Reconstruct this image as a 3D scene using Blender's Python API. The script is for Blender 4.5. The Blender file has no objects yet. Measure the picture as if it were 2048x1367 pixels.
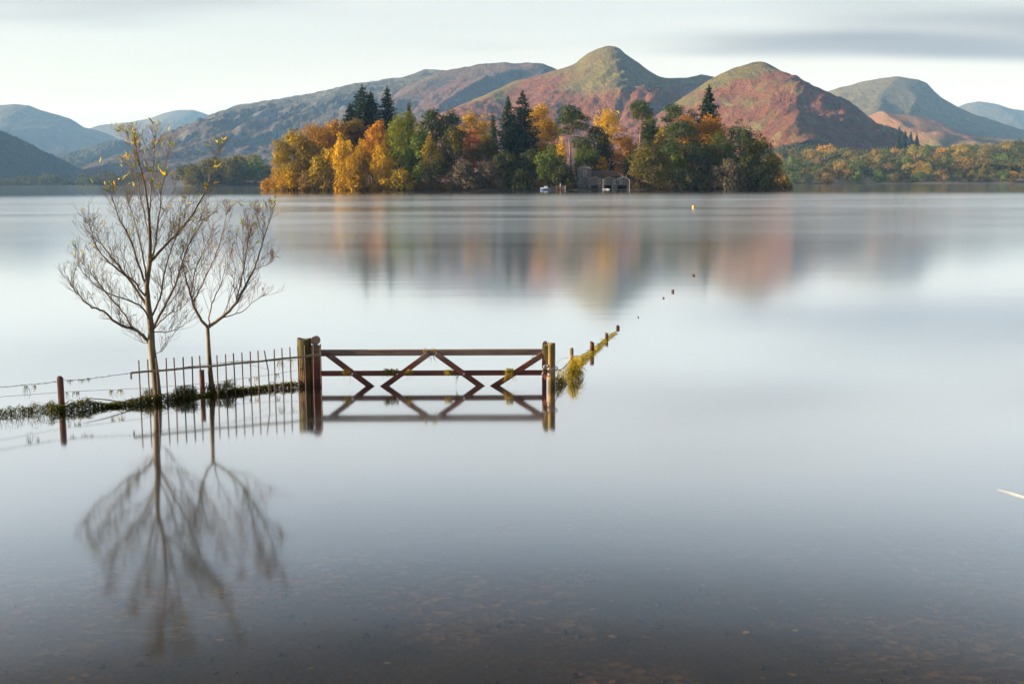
import bpy, bmesh, math, random
import numpy as np
from mathutils import Vector, Matrix

R = math.radians
SC = bpy.context.scene
COL = SC.collection

# ------------------------------------------------------------------ camera
IMG_W, IMG_H = 2048.0, 1367.0
LENS = 40.0
F = LENS / 36.0 * IMG_W                  # focal length in photograph pixels
CAM_H = 2.75
HORIZON = 364.7
ROLL = -0.0036
PITCH = math.atan((IMG_H / 2 - HORIZON) / F)
cam_data = bpy.data.cameras.new('camera')
cam_data.lens = LENS
cam_data.sensor_width = 36.0
cam_data.clip_start = 0.1
cam_data.clip_end = 40000.0
cam = bpy.data.objects.new('camera', cam_data)
COL.objects.link(cam)
CAM_M = Matrix.Translation((0, 0, CAM_H)) @ Matrix.Rotation(math.pi / 2 - PITCH, 4, 'X') @ Matrix.Rotation(ROLL, 4, 'Z')
cam.matrix_world = CAM_M
SC.camera = cam
CAM_R = CAM_M.to_3x3()

# ------------------------------------------------------------------ light
SUN_AZ = R(92)            # to the left of the view direction
SUN_EL = R(15.5)
sun_vec = Vector((-math.sin(SUN_AZ) * math.cos(SUN_EL), math.cos(SUN_AZ) * math.cos(SUN_EL), math.sin(SUN_EL)))
sun_data = bpy.data.lights.new('sun', 'SUN')
sun_data.energy = 5.0
sun_data.angle = R(0.6)
sun_data.color = (1.0, 0.83, 0.61)
sun = bpy.data.objects.new('sun', sun_data)
sun.rotation_euler = sun_vec.to_track_quat('Z', 'Y').to_euler()
sun.location = (-30, 0, 40)
COL.objects.link(sun)

world = bpy.data.worlds.new('World')
SC.world = world
world.use_nodes = True


def build_world():
    nt = world.node_tree
    N, L = nt.nodes, nt.links
    N.clear()

    def nd(t, **kw):
        n = N.new(t)
        for k, v in kw.items():
            setattr(n, k, v)
        return n

    def mth(op, a, b=None, clamp=False):
        n = nd('ShaderNodeMath', operation=op, use_clamp=clamp)
        for i, v in enumerate((a, b)):
            if v is None:
                continue
            if isinstance(v, (int, float)):
                n.inputs[i].default_value = v
            else:
                L.new(v, n.inputs[i])
        return n.outputs[0]
    out = nd('ShaderNodeOutputWorld')
    bg = nd('ShaderNodeBackground')
    bg.inputs['Strength'].default_value = 0.05
    sky = nd('ShaderNodeTexSky', sky_type='NISHITA', sun_disc=False)
    sky.sun_elevation = SUN_EL
    sky.sun_rotation = -SUN_AZ
    sky.air_density = 1.0
    sky.dust_density = 1.6
    sky.ozone_density = 1.0
    tc = nd('ShaderNodeTexCoord')
    sep = nd('ShaderNodeSeparateXYZ')
    L.new(tc.outputs['Generated'], sep.inputs[0])
    zc = mth('MAXIMUM', sep.outputs['Z'], 0.0)
    den = mth('ADD', zc, 0.10)
    u = mth('DIVIDE', sep.outputs['X'], den)
    v = mth('DIVIDE', sep.outputs['Y'], den)

    def noise(su, sv, off, scale, detail, rough, zo=3.1):
        c = nd('ShaderNodeCombineXYZ')
        L.new(mth('MULTIPLY', u, su), c.inputs[0])
        L.new(mth('ADD', mth('MULTIPLY', v, sv), off), c.inputs[1])
        c.inputs[2].default_value = zo
        n = nd('ShaderNodeTexNoise')
        n.inputs['Scale'].default_value = scale
        n.inputs['Detail'].default_value = detail
        n.inputs['Roughness'].default_value = rough
        L.new(c.outputs[0], n.inputs['Vector'])
        return n.outputs[0]

    def ramp(fac, lo, hi):
        m = nd('ShaderNodeMapRange', interpolation_type='SMOOTHSTEP')
        m.inputs['From Min'].default_value = lo
        m.inputs['From Max'].default_value = hi
        L.new(fac, m.inputs['Value'])
        return m.outputs[0]

    def mix(fac, a, b):
        m = nd('ShaderNodeMix', data_type='RGBA')
        for s, val in ((0, fac), (6, a), (7, b)):
            if isinstance(val, (int, float)):
                m.inputs[s].default_value = val
            elif isinstance(val, tuple):
                m.inputs[s].default_value = val
            else:
                L.new(val, m.inputs[s])
        return m.outputs[2]
    # thin bright veil over the whole sky, whitest towards the horizon
    veil_n = ramp(noise(0.35, 0.9, 3.1, 0.55, 3.0, 0.5), 0.30, 0.72)
    hz = nd('ShaderNodeMapRange', interpolation_type='SMOOTHSTEP')
    hz.inputs['From Min'].default_value = 0.0
    hz.inputs['From Max'].default_value = 0.45
    hz.inputs['To Min'].default_value = 1.0
    hz.inputs['To Max'].default_value = 0.0
    L.new(zc, hz.inputs['Value'])
    veil = mth('ADD', mth('MULTIPLY', hz.outputs[0], 0.72), mth('MULTIPLY', veil_n, 0.42), clamp=True)
    c1 = mix(veil, sky.outputs[0], VEIL)
    # darker streaks of altostratus drawn out by the wind
    dark_n = ramp(noise(0.42, 1.15, STREAK_OFF, 0.55, 2.8, 0.52, 27.5), 0.50, 0.70)
    lift = nd('ShaderNodeMapRange', interpolation_type='SMOOTHSTEP')
    lift.inputs['From Min'].default_value = 0.03
    lift.inputs['From Max'].default_value = 0.10
    L.new(zc, lift.inputs['Value'])
    c2 = mix(mth('MULTIPLY', mth('MULTIPLY', dark_n, lift.outputs[0]), 0.85), c1, STREAK)
    L.new(c2, bg.inputs['Color'])
    L.new(bg.outputs[0], out.inputs[0])


VEIL = (4.3, 4.25, 4.08, 1)
STREAK = (1.2, 1.2, 1.36, 1)
STREAK_OFF = 27.96
build_world()
vs = SC.view_settings
vs.view_transform = 'Standard'
vs.look = 'None'
vs.exposure = 2.02
vs.gamma = 1.0
vs.use_curve_mapping = False
SC.display_settings.display_device = 'sRGB'
cy = SC.cycles
cy.use_denoising = True
cy.max_bounces = 8
cy.diffuse_bounces = 2
cy.glossy_bounces = 3
cy.transparent_max_bounces = 12
cy.volume_bounces = 0
cy.sample_clamp_indirect = 6.0

# ------------------------------------------------------------------ helpers


def ray(px, py):
    return CAM_R @ Vector(((px - IMG_W / 2) / F, (IMG_H / 2 - py) / F, -1.0))


def at(px, py, y):
    """world point seen at a pixel of the photograph, at a given distance y"""
    d = ray(px, py)
    t = y / d.y
    return Vector((d.x * t, y, CAM_H + d.z * t))


def water_at(px, py, z=0.0):
    d = ray(px, py)
    t = (z - CAM_H) / d.z
    return Vector((d.x * t, d.y * t, z))


_perm = np.random.RandomState(7).permutation(256)
_perm = np.concatenate([_perm, _perm, _perm])


def vnoise(x, y, seed=0):
    x = np.asarray(x, float) + seed * 17.31
    y = np.asarray(y, float) + seed * 5.77
    xi = np.floor(x).astype(int)
    yi = np.floor(y).astype(int)
    fx = x - xi
    fy = y - yi
    fx = fx * fx * fx * (fx * (fx * 6 - 15) + 10)
    fy = fy * fy * fy * (fy * (fy * 6 - 15) + 10)

    def h(a, b):
        return _perm[(_perm[a & 255] + b) & 255] / 127.5 - 1.0
    return ((h(xi, yi) * (1 - fx) + h(xi + 1, yi) * fx) * (1 - fy) + (h(xi, yi + 1) * (1 - fx) + h(xi + 1, yi + 1) * fx) * fy)


def fbm(x, y, octaves=5, seed=0, gain=0.5, ridged=False):
    s, a, tot = 0.0, 1.0, 0.0
    for i in range(octaves):
        n = vnoise(x * 2 ** i, y * 2 ** i, seed + i * 3)
        if ridged:
            n = 1 - 2 * np.abs(n)
        s = s + n * a
        tot += a
        a *= gain
    return s / tot


ORG = {}


def link(o, parent=None, origin=None):
    COL.objects.link(o)
    o.parent = parent
    if parent is not None:
        ORG[o] = ORG[parent]
    else:
        ORG[o] = Vector(origin) if origin is not None else Vector((0, 0, 0))
        o.location = ORG[o]
    return o


def tag(o, label=None, cat=None, group=None, kind=None):
    if label:
        o['label'] = label
    if cat:
        o['category'] = cat
    if group:
        o['group'] = group
    if kind:
        o['kind'] = kind
    return o


def thing(name, origin, label, cat, group=None):
    o = bpy.data.objects.new(name, None)
    o.empty_display_size = 0.2
    link(o, None, origin)
    return tag(o, label, cat, group)


def mesh_np(name, verts, faces, mat, parent=None, origin=None, tint=None, smooth=False):
    """one mesh object from world-space numpy vertices and equal-sided faces"""
    verts = np.asarray(verts, np.float32)
    faces = np.asarray(faces, np.int32)
    org = ORG[parent] if parent is not None else Vector(origin if origin is not None else (0, 0, 0))
    verts = verts - np.array(org, np.float32)
    me = bpy.data.meshes.new(name)
    n, k = faces.shape
    me.vertices.add(len(verts))
    me.vertices.foreach_set('co', verts.ravel())
    me.loops.add(n * k)
    me.loops.foreach_set('vertex_index', faces.ravel())
    me.polygons.add(n)
    me.polygons.foreach_set('loop_start', np.arange(0, n * k, k, dtype=np.int32))
    if smooth:
        me.polygons.foreach_set('use_smooth', np.ones(n, bool))
    if tint is not None:
        at_ = me.attributes.new('tint', 'FLOAT', 'FACE')
        at_.data.foreach_set('value', np.asarray(tint, np.float32))
    me.update(calc_edges=True)
    me.materials.append(mat)
    o = bpy.data.objects.new(name, me)
    return link(o, parent, origin)


class MB:
    """collects simple solids in world space and links them as one mesh object"""

    def __init__(self):
        self.v, self.f = [], []

    def box(self, c, size, rot=None, bev=0.0):
        sx, sy, sz = (s / 2 for s in size)
        M = rot if rot is not None else Matrix.Identity(3)
        c = Vector(c)
        if bev <= 0:
            b = len(self.v)
            for x in (-sx, sx):
                for y in (-sy, sy):
                    for z in (-sz, sz):
                        self.v.append(c + M @ Vector((x, y, z)))
            for q in ((0, 1, 3, 2), (4, 6, 7, 5), (0, 4, 5, 1), (2, 3, 7, 6), (0, 2, 6, 4), (1, 5, 7, 3)):
                self.f.append([b + i for i in q])
        else:
            bm = bmesh.new()
            bmesh.ops.create_cube(bm, size=1.0)
            bmesh.ops.scale(bm, vec=(sx * 2, sy * 2, sz * 2), verts=bm.verts)
            bmesh.ops.bevel(bm, geom=bm.edges[:], offset=bev, segments=2, affect='EDGES', profile=0.6)
            b = len(self.v)
            bm.verts.index_update()
            for w in bm.verts:
                self.v.append(c + M @ w.co)
            for fc in bm.faces:
                self.f.append([b + w.index for w in fc.verts])
            bm.free()
        return self

    def beam(self, p, q, w, d, bev=0.0, up=(0, 0, 1)):
        """a plank from p to q: w across (in the plane of up), d through"""
        p, q = Vector(p), Vector(q)
        ax = (q - p)
        ln = ax.length
        ax.normalize()
        n = ax.cross(Vector(up)).normalized()
        t = n.cross(ax).normalized()
        M = Matrix((ax, n, t)).transposed()
        return self.box((p + q) / 2, (ln, d, w), M, bev)

    def tube(self, pts, rad, n=6, cap=True):
        pts = [Vector(p) for p in pts]
        if isinstance(rad, (int, float)):
            rad = [rad] * len(pts)
        b = len(self.v)
        ref = Vector((0.31, 0.87, 0.38)).normalized()
        for i, p in enumerate(pts):
            a = pts[min(i + 1, len(pts) - 1)] - pts[max(i - 1, 0)]
            if a.length < 1e-9:
                a = Vector((0, 0, 1))
            a.normalize()
            s = a.cross(ref)
            if s.length < 1e-3:
                s = a.cross(Vector((1, 0, 0)))
            s.normalize()
            t = a.cross(s)
            for k in range(n):
                an = 2 * math.pi * k / n
                self.v.append(p + (s * math.cos(an) + t * math.sin(an)) * rad[i])
        for i in range(len(pts) - 1):
            for k in range(n):
                k2 = (k + 1) % n
                self.f.append([b + i * n + k, b + i * n + k2, b + (i + 1) * n + k2, b + (i + 1) * n + k])
        if cap:
            self.f.append([b + k for k in range(n)][::-1])
            e = b + (len(pts) - 1) * n
            self.f.append([e + k for k in range(n)])
        return self

    def poly(self, pts):
        b = len(self.v)
        self.v += [Vector(p) for p in pts]
        self.f.append(list(range(b, b + len(pts))))
        return self

    def prism(self, pts, ext):
        """closed polygon pts extruded by the vector ext"""
        b = len(self.v)
        ext = Vector(ext)
        n = len(pts)
        self.v += [Vector(p) for p in pts] + [Vector(p) + ext for p in pts]
        self.f.append([b + i for i in range(n)])
        self.f.append([b + n + i for i in range(n)][::-1])
        for i in range(n):
            j = (i + 1) % n
            self.f.append([b + i, b + n + i, b + n + j, b + j])
        return self

    def build(self, name, mat, parent=None, origin=None, smooth=False):
        org = ORG[parent] if parent is not None else Vector(origin if origin is not None else (0, 0, 0))
        me = bpy.data.meshes.new(name)
        me.from_pydata([tuple(v - org) for v in self.v], [], self.f)
        bm = bmesh.new()
        bm.from_mesh(me)
        bmesh.ops.recalc_face_normals(bm, faces=bm.faces)
        bm.to_mesh(me)
        bm.free()
        if smooth:
            me.polygons.foreach_set('use_smooth', [True] * len(me.polygons))
        me.materials.append(mat)
        o = bpy.data.objects.new(name, me)
        return link(o, parent, origin)


# ------------------------------------------------------------------ materials
class NT:
    def __init__(self, name):
        self.m = bpy.data.materials.new(name)
        self.m.use_nodes = True
        self.t = self.m.node_tree
        self.t.nodes.clear()
        self.out = self.n('ShaderNodeOutputMaterial')

    def n(self, t, **kw):
        x = self.t.nodes.new(t)
        for k, v in kw.items():
            setattr(x, k, v)
        return x

    def put(self, sock, v):
        if v is None:
            return
        if hasattr(v, 'is_linked') or isinstance(v, bpy.types.NodeSocket):
            self.t.links.new(v, sock)
        elif isinstance(v, tuple) and len(v) == 3 and sock.type == 'RGBA':
            sock.default_value = (*v, 1)
        else:
            sock.default_value = v

    def pos(self):
        return self.n('ShaderNodeNewGeometry').outputs['Position']

    def objco(self):
        return self.n('ShaderNodeTexCoord').outputs['Object']

    def scale(self, vec, s, loc=(0, 0, 0), rot=(0, 0, 0)):
        m = self.n('ShaderNodeMapping')
        self.put(m.inputs[0], vec)
        m.inputs['Scale'].default_value = s
        m.inputs['Location'].default_value = loc
        m.inputs['Rotation'].default_value = rot
        return m.outputs[0]

    def noise(self, vec, scale, detail=4.0, rough=0.55, dist=0.0):
        m = self.n('ShaderNodeTexNoise')
        self.put(m.inputs['Vector'], vec)
        m.inputs['Scale'].default_value = scale
        m.inputs['Detail'].default_value = detail
        m.inputs['Roughness'].default_value = rough
        m.inputs['Distortion'].default_value = dist
        return m.outputs[0]

    def rng(self, v, a, b, c=0.0, d=1.0, smooth=True):
        m = self.n('ShaderNodeMapRange', interpolation_type='SMOOTHSTEP' if smooth else 'LINEAR')
        self.put(m.inputs['Value'], v)
        for k, x in zip(('From Min', 'From Max', 'To Min', 'To Max'), (a, b, c, d)):
            m.inputs[k].default_value = x
        return m.outputs[0]

    def math(self, op, a, b=None, clamp=False):
        m = self.n('ShaderNodeMath', operation=op, use_clamp=clamp)
        self.put(m.inputs[0], a)
        self.put(m.inputs[1], b)
        return m.outputs[0]

    def mix(self, fac, a, b, mode='MIX'):
        m = self.n('ShaderNodeMix', data_type='RGBA', blend_type=mode)
        self.put(m.inputs[0], fac)
        for s, v in ((6, a), (7, b)):
            if isinstance(v, tuple):
                m.inputs[s].default_value = (*v[:3], 1)
            else:
                self.put(m.inputs[s], v)
        return m.outputs[2]

    def ramp(self, fac, stops):
        m = self.n('ShaderNodeValToRGB')
        self.put(m.inputs[0], fac)
        e = m.color_ramp.elements
        while len(e) < len(stops):
            e.new(0.5)
        for el, (p, c) in zip(e, stops):
            el.position = p
            el.color = (*c, 1)
        return m.outputs[0]

    def sep(self, v):
        m = self.n('ShaderNodeSeparateXYZ')
        self.put(m.inputs[0], v)
        return m.outputs

    def bump(self, h, strength, dist):
        m = self.n('ShaderNodeBump')
        self.put(m.inputs['Height'], h)
        m.inputs['Strength'].default_value = strength
        m.inputs['Distance'].default_value = dist
        return m.outputs[0]

    def principled(self, color, rough=0.8, normal=None, metal=0.0, spec=0.3):
        p = self.n('ShaderNodeBsdfPrincipled')
        self.put(p.inputs['Base Color'], color)
        self.put(p.inputs['Roughness'], rough)
        self.put(p.inputs['Normal'], normal)
        p.inputs['Metallic'].default_value = metal
        p.inputs['Specular IOR Level'].default_value = spec
        self.t.links.new(p.outputs[0], self.out.inputs['Surface'])
        return p


def mat_leaf(name, cols, transl=0.35):
    t = NT(name)
    a = t.n('ShaderNodeAttribute')
    a.attribute_name = 'tint'
    k = len(cols) - 1
    c = t.ramp(a.outputs['Fac'], [(i / k, col) for i, col in enumerate(cols)])
    d = t.n('ShaderNodeBsdfDiffuse')
    t.put(d.inputs[0], c)
    tr = t.n('ShaderNodeBsdfTranslucent')
    t.put(tr.inputs[0], c)
    mx = t.n('ShaderNodeMixShader')
    mx.inputs[0].default_value = transl
    t.t.links.new(d.outputs[0], mx.inputs[1])
    t.t.links.new(tr.outputs[0], mx.inputs[2])
    t.t.links.new(mx.outputs[0], t.out.inputs['Surface'])
    return t.m


def mat_plain(name, c1, c2, scale=6.0, rough=0.8, bump=0.0, stretch=(1, 1, 1), metal=0.0, spec=0.3, detail=5.0):
    t = NT(name)
    v = t.scale(t.objco(), stretch)
    n = t.noise(v, scale, detail, 0.6)
    col = t.mix(t.rng(n, 0.3, 0.7), c1, c2)
    nb = t.bump(n, 0.6, bump) if bump else None
    t.principled(col, rough, nb, metal, spec)
    return t.m


def mat_hill(name, low, high, rock, z0, z1, nscale=0.004, extra=None, rock_lo=0.58, rock_hi=0.70, amp=160.0, wood=None):
    """moorland: bracken below, grass above, rock and heather patches, all by height and noise"""
    t = NT(name)
    p = t.pos()
    z = t.sep(p)[2]
    n1 = t.noise(t.scale(p, (1, 0.55, 1.6)), nscale, 6.0, 0.62, 0.4)
    zz = t.math('ADD', z, t.math('MULTIPLY', t.math('SUBTRACT', n1, 0.5), amp))
    f = t.rng(zz, z0, z1)
    n2 = t.noise(p, nscale * 7, 5.0, 0.65)
    lo = t.mix(t.rng(n2, 0.34, 0.68), low[0], low[1])
    hi = t.mix(t.rng(n2, 0.36, 0.66), high[0], high[1])
    c = t.mix(f, lo, hi)
    n3 = t.noise(t.scale(p, (1.3, 0.7, 1.0), (31, 7, 3)), nscale * 2.4, 7.0, 0.7, 0.6)
    c = t.mix(t.rng(n3, rock_lo, rock_hi), c, rock)
    if wood is not None:
        n4 = t.noise(p, nscale * 3.0, 4.0, 0.6)
        fw = t.rng(t.math('SUBTRACT', z, t.math('MULTIPLY', n4, wood[1])), wood[2], wood[3], 1.0, 0.0)
        n5 = t.noise(p, 0.06, 3.0, 0.6)
        c = t.mix(fw, c, t.mix(t.rng(n5, 0.35, 0.65), wood[0], tuple(x * 1.9 for x in wood[0])))
    fine = t.noise(p, nscale * 30, 4.0, 0.7)
    c = t.mix(t.rng(fine, 0.3, 0.75, 0.0, 0.45), c, (0.045, 0.035, 0.028))
    b = t.bump(t.math('ADD', fine, t.math('MULTIPLY', n3, 2.0)), 1.0, 16.0)
    t.principled(c, 0.95, b, spec=0.05)
    return t.m

# ------------------------------------------------------------------ setting: hills
def hill(profile, D, wf, wb, mat, label, shear=0.0, spurs=(), nx=260, ny=110, amp=0.16, nsc=260.0, crest=0.03, seed=1, power=1.35, foot=4.0, craggy=0.0, skew=0.55, trees=0.0):
    pts = [at(px, py, D) for px, py in profile]
    xs = np.array([p.x for p in pts])
    hs = np.array([p.z for p in pts])
    x0, x1 = xs[0], xs[-1]
    sx = abs(shear) * wf
    gx = np.linspace(x0 - sx, x1 + sx, nx)
    ty = np.linspace(0, 1, ny)
    gy = D + wb - (wf + wb) * ty
    X, Y = np.meshgrid(gx, gy)
    fr = np.clip((D - Y) / wf, 0, 1)
    bk = np.clip((Y - D) / wb, 0, 1)
    S = np.where(Y <= D, (1 - fr ** 1.06) ** power, (1 - bk ** 1.4) ** 1.4)
    xe = X + shear * (D - Y)
    # smooth profile with slight lateral wander so that the crest does not repeat down the slope
    wander = fbm(X / (nsc * 2.2), Y / (nsc * 2.2), 3, seed + 40) * nsc * 0.5 * np.clip(fr * 2.2 - 0.25, 0, 1)
    P = np.interp(xe + wander, xs, hs, left=0, right=0)
    Hh = P * S
    for sp, k in spurs:
        wp = [at(*q) for q in sp]
        best = np.full(X.shape, -1e9)
        for a, b in zip(wp[:-1], wp[1:]):
            dx, dy = b.x - a.x, b.y - a.y
            tt = np.clip(((X - a.x) * dx + (Y - a.y) * dy) / (dx * dx + dy * dy), 0, 1)
            dist = np.hypot(X - (a.x + tt * dx), Y - (a.y + tt * dy))
            best = np.maximum(best, a.z + (b.z - a.z) * tt - k * np.sqrt(dist * dist + 900) + k * 30)
        d = Hh - best
        w = 6.0
        Hh = np.where(d > 60, Hh, np.where(d < -60, best, np.logaddexp(Hh / w, best / w) * w - w * 0.0))
    hm = hs.max()
    mask = np.clip(Hh / hm * 2.2, 0, 1) * (crest + (1 - crest) * np.clip(np.abs(Y - D) / wf * 2.6, 0, 1))
    XS = X + skew * (D - Y)
    n = fbm(XS / nsc, Y / (nsc * 1.7), 6, seed, 0.52, ridged=True) - 0.35
    if craggy:
        n = n + craggy * (fbm(XS / (nsc * 0.16), Y / (nsc * 0.16), 4, seed + 9, 0.6, ridged=True) - 0.3)
    Hh = Hh + hm * amp * mask * n
    Hh = Hh + hm * 0.006 * fbm(X / (nsc * 0.15), Y / (nsc * 0.15), 3, seed + 3) * np.clip(Hh / hm * 4, 0, 1)
    if craggy:
        Hh = Hh + hm * 0.035 * craggy * fbm(X / 26.0, Y / 26.0, 3, seed + 5) * np.clip(Hh / hm * 4, 0, 1)
    if trees:
        Hh = Hh + trees * np.abs(fbm(X / 17.0, Y / 17.0, 2, seed + 6)) * np.clip(Hh / 12, 0, 1)
    Hh = np.where(Hh < foot, Hh - 0.0, Hh)
    edge = np.clip(np.minimum(X - gx[0], gx[-1] - X) / (0.03 * (gx[-1] - gx[0])), 0, 1)
    Hh = Hh * edge - 2.2 * (1 - np.clip(Hh * edge / 6.0, 0, 1))
    V = np.stack([X, Y, Hh], -1).reshape(-1, 3)
    i = np.arange(nx * ny).reshape(ny, nx)
    Fc = np.stack([i[:-1, :-1], i[1:, :-1], i[1:, 1:], i[:-1, 1:]], -1).reshape(-1, 4)
    o = mesh_np('hill', V, Fc, mat, smooth=True)
    return tag(o, label, None, None, 'structure')


BRACKEN = ((0.200, 0.072, 0.030), (0.105, 0.041, 0.024))
GRASS = ((0.165, 0.137, 0.034), (0.100, 0.086, 0.026))
DULL_LOW = ((0.086, 0.058, 0.045), (0.054, 0.043, 0.036))  # dull tones darkened to put the ridge's shade into the colour
DULL_HIGH = ((0.078, 0.069, 0.040), (0.046, 0.042, 0.034))
ROCK = (0.085, 0.082, 0.080)
WOODG = (0.030, 0.038, 0.022)

M_near = mat_hill('moor_bracken', BRACKEN, GRASS, (0.060, 0.054, 0.036), 205, 270, 0.0042, amp=620.0, rock_lo=0.60, rock_hi=0.74)
M_near2 = mat_hill('moor_bracken_grass', BRACKEN, GRASS, (0.17, 0.16, 0.045), 165, 225, 0.0058, amp=600.0, rock_lo=0.55, rock_hi=0.68)
M_mid = mat_hill('moor_heather_shade', ((0.120, 0.056, 0.042), (0.075, 0.045, 0.038)), ((0.105, 0.080, 0.042), (0.050, 0.043, 0.035)), (0.036, 0.035, 0.033), 300, 480, 0.0034, amp=420.0, rock_lo=0.50, rock_hi=0.64)  # broad shade of the near face put into darker heather colours
M_crag = mat_hill('moor_crag', DULL_LOW, DULL_HIGH, (0.125, 0.125, 0.125), 170, 330, 0.0040, amp=260.0, rock_lo=0.52, rock_hi=0.62)
M_far = mat_hill('moor_far', DULL_LOW, DULL_HIGH, ROCK, 250, 500, 0.0022, amp=300.0)
M_pike = mat_hill('moor_pike', ((0.125, 0.092, 0.070), (0.090, 0.073, 0.053)), ((0.140, 0.125, 0.060), (0.100, 0.088, 0.050)), ROCK, 120, 260, 0.0034, amp=200.0)
M_field = mat_hill('moor_fields', ((0.105, 0.165, 0.040), (0.085, 0.135, 0.038)), ((0.30, 0.135, 0.080), (0.22, 0.16, 0.07)), (0.10, 0.09, 0.06), 70, 150, 0.0050, amp=150.0, rock_lo=0.62, rock_hi=0.75)
M_wooded = mat_hill('wooded_slope', ((0.045, 0.050, 0.030), (0.060, 0.052, 0.030)), ((0.085, 0.075, 0.05), (0.06, 0.058, 0.042)), (0.10, 0.10, 0.095), 90, 220, 0.010, amp=120.0)

# far blue fells at the head of the valley
hill([(-420, 366), (-300, 300), (-160, 240), (-60, 215), (0, 210), (30, 208), (58, 210), (80, 219), (108, 227), (138, 236), (163, 254), (200, 262), (240, 280), (275, 300), (330, 332), (390, 366)],
     7600, 2300, 1500, M_far, 'broad blue hazy fell at the head of the lake, cut by the picture edge', seed=3, nx=220, ny=120, amp=0.20, nsc=620.0, crest=0.05)
hill([(40, 366), (110, 300), (165, 262), (200, 250), (260, 244), (300, 236), (330, 225), (358, 219), (385, 219), (402, 224), (420, 232), (460, 246), (520, 262), (620, 300), (760, 366)],
     9800, 2200, 1200, M_far, 'palest blue fell with a rounded top in the gap of the valley', seed=5, nx=180, ny=90, amp=0.16, nsc=700.0, crest=0.03)
hill([(-360, 366), (-260, 250), (-140, 215), (-60, 240), (0, 267), (22, 280), (50, 300), (85, 324), (130, 344), (175, 355), (240, 366)],
     3300, 900, 700, M_wooded, 'dark wooded slope falling to the lake at the left picture edge', seed=8, trees=11.0, nx=260, ny=170, amp=0.14, nsc=150.0, crest=0.05)
hill([(60, 366), (85, 330), (120, 316), (150, 309), (175, 300), (195, 292), (215, 284), (245, 282), (256, 291), (272, 309), (300, 322), (350, 340), (420, 366)],
     5200, 1100, 600, M_wooded, 'small wooded crag standing in the mouth of the valley', seed=11, trees=14.0, nx=260, ny=200, amp=0.30, nsc=230.0, crest=0.10, craggy=0.25)
# long craggy ridge and the darker fell behind the island
hill([(285, 366), (318, 338), (345, 312), (372, 286), (400, 264), (425, 241), (448, 223), (470, 211), (500, 206), (540, 200), (600, 190), (650, 180), (700, 170), (760, 160), (815, 152), (833, 145), (850, 139), (870, 139), (900, 143), (980, 150), (1100, 175), (1300, 366)],
     5000, 2050, 1000, M_crag, 'long craggy blue-grey ridge climbing from the lake behind the small island', seed=14, nx=440, ny=280, amp=0.18, nsc=420.0, crest=0.04, craggy=0.30, power=1.2)
hill([(640, 366), (700, 290), (760, 215), (800, 180), (840, 158), (872, 146), (900, 139), (950, 129), (985, 124), (1010, 123), (1040, 126), (1060, 125), (1088, 127), (1112, 138), (1180, 170), (1320, 260), (1420, 366)],
     4400, 1500, 900, M_mid, 'shade-darkened heather fell with a flat top between the craggy ridge and the summit', seed=17, nx=320, ny=230, amp=0.20, nsc=330.0, crest=0.04, craggy=0.15)
hill([(1330, 240), (1360, 180), (1380, 154), (1400, 151), (1412, 152), (1420, 158), (1450, 200), (1480, 366)],
     5200, 800, 500, M_far, 'tiny grey top showing through the saddle between two red peaks', seed=19, nx=60, ny=40, amp=0.1, nsc=200.0)
# the two red fells
hill([(560, 366), (660, 318), (760, 275), (860, 236), (930, 208), (1000, 180), (1040, 162), (1070, 153), (1100, 144), (1128, 136), (1143, 130), (1152, 125), (1161, 117), (1172, 110), (1192, 99), (1204, 95), (1216, 93), (1230, 95), (1239, 99), (1246, 107), (1250, 115), (1264, 126), (1281, 138), (1300, 147), (1316, 154), (1332, 157), (1350, 156), (1378, 153), (1400, 152), (1425, 155), (1480, 190), (1600, 280), (1700, 366)],
     3200, 1350, 700, M_near, 'highest red and green fell with a rounded knob summit above the island', seed=23, nx=480, ny=300, amp=0.17, nsc=270.0, crest=0.02, craggy=0.16,
     spurs=[([(1222, 97, 3190), (1235, 128, 3060), (1212, 178, 2880), (1178, 222, 2680), (1140, 262, 2450)], 0.75),
            ([(1040, 163, 3200), (985, 200, 2950), (930, 245, 2650)], 0.55),
            ([(1405, 153, 3200), (1350, 200, 2900), (1310, 250, 2600)], 0.5)])
hill([(1040, 366), (1180, 300), (1290, 245), (1360, 200), (1408, 168), (1440, 149), (1470, 137), (1488, 132), (1504, 129), (1519, 126), (1530, 128), (1545, 138), (1562, 146), (1578, 149), (1589, 156), (1594, 164), (1614, 178), (1630, 189), (1679, 223), (1734, 255), (1789, 277), (1880, 310), (2000, 366)],
     2550, 620, 600, M_near2, 'red bracken fell with a shaded flank above the right end of the island', seed=29, shear=0.0, nx=440, ny=280, amp=0.13, nsc=210.0, crest=0.02, craggy=0.16,
     spurs=[([(1517, 127, 2545), (1570, 150, 2440), (1592, 172, 2330), (1578, 215, 2200), (1590, 255, 2060), (1625, 292, 1900)], 0.62)])
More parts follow.
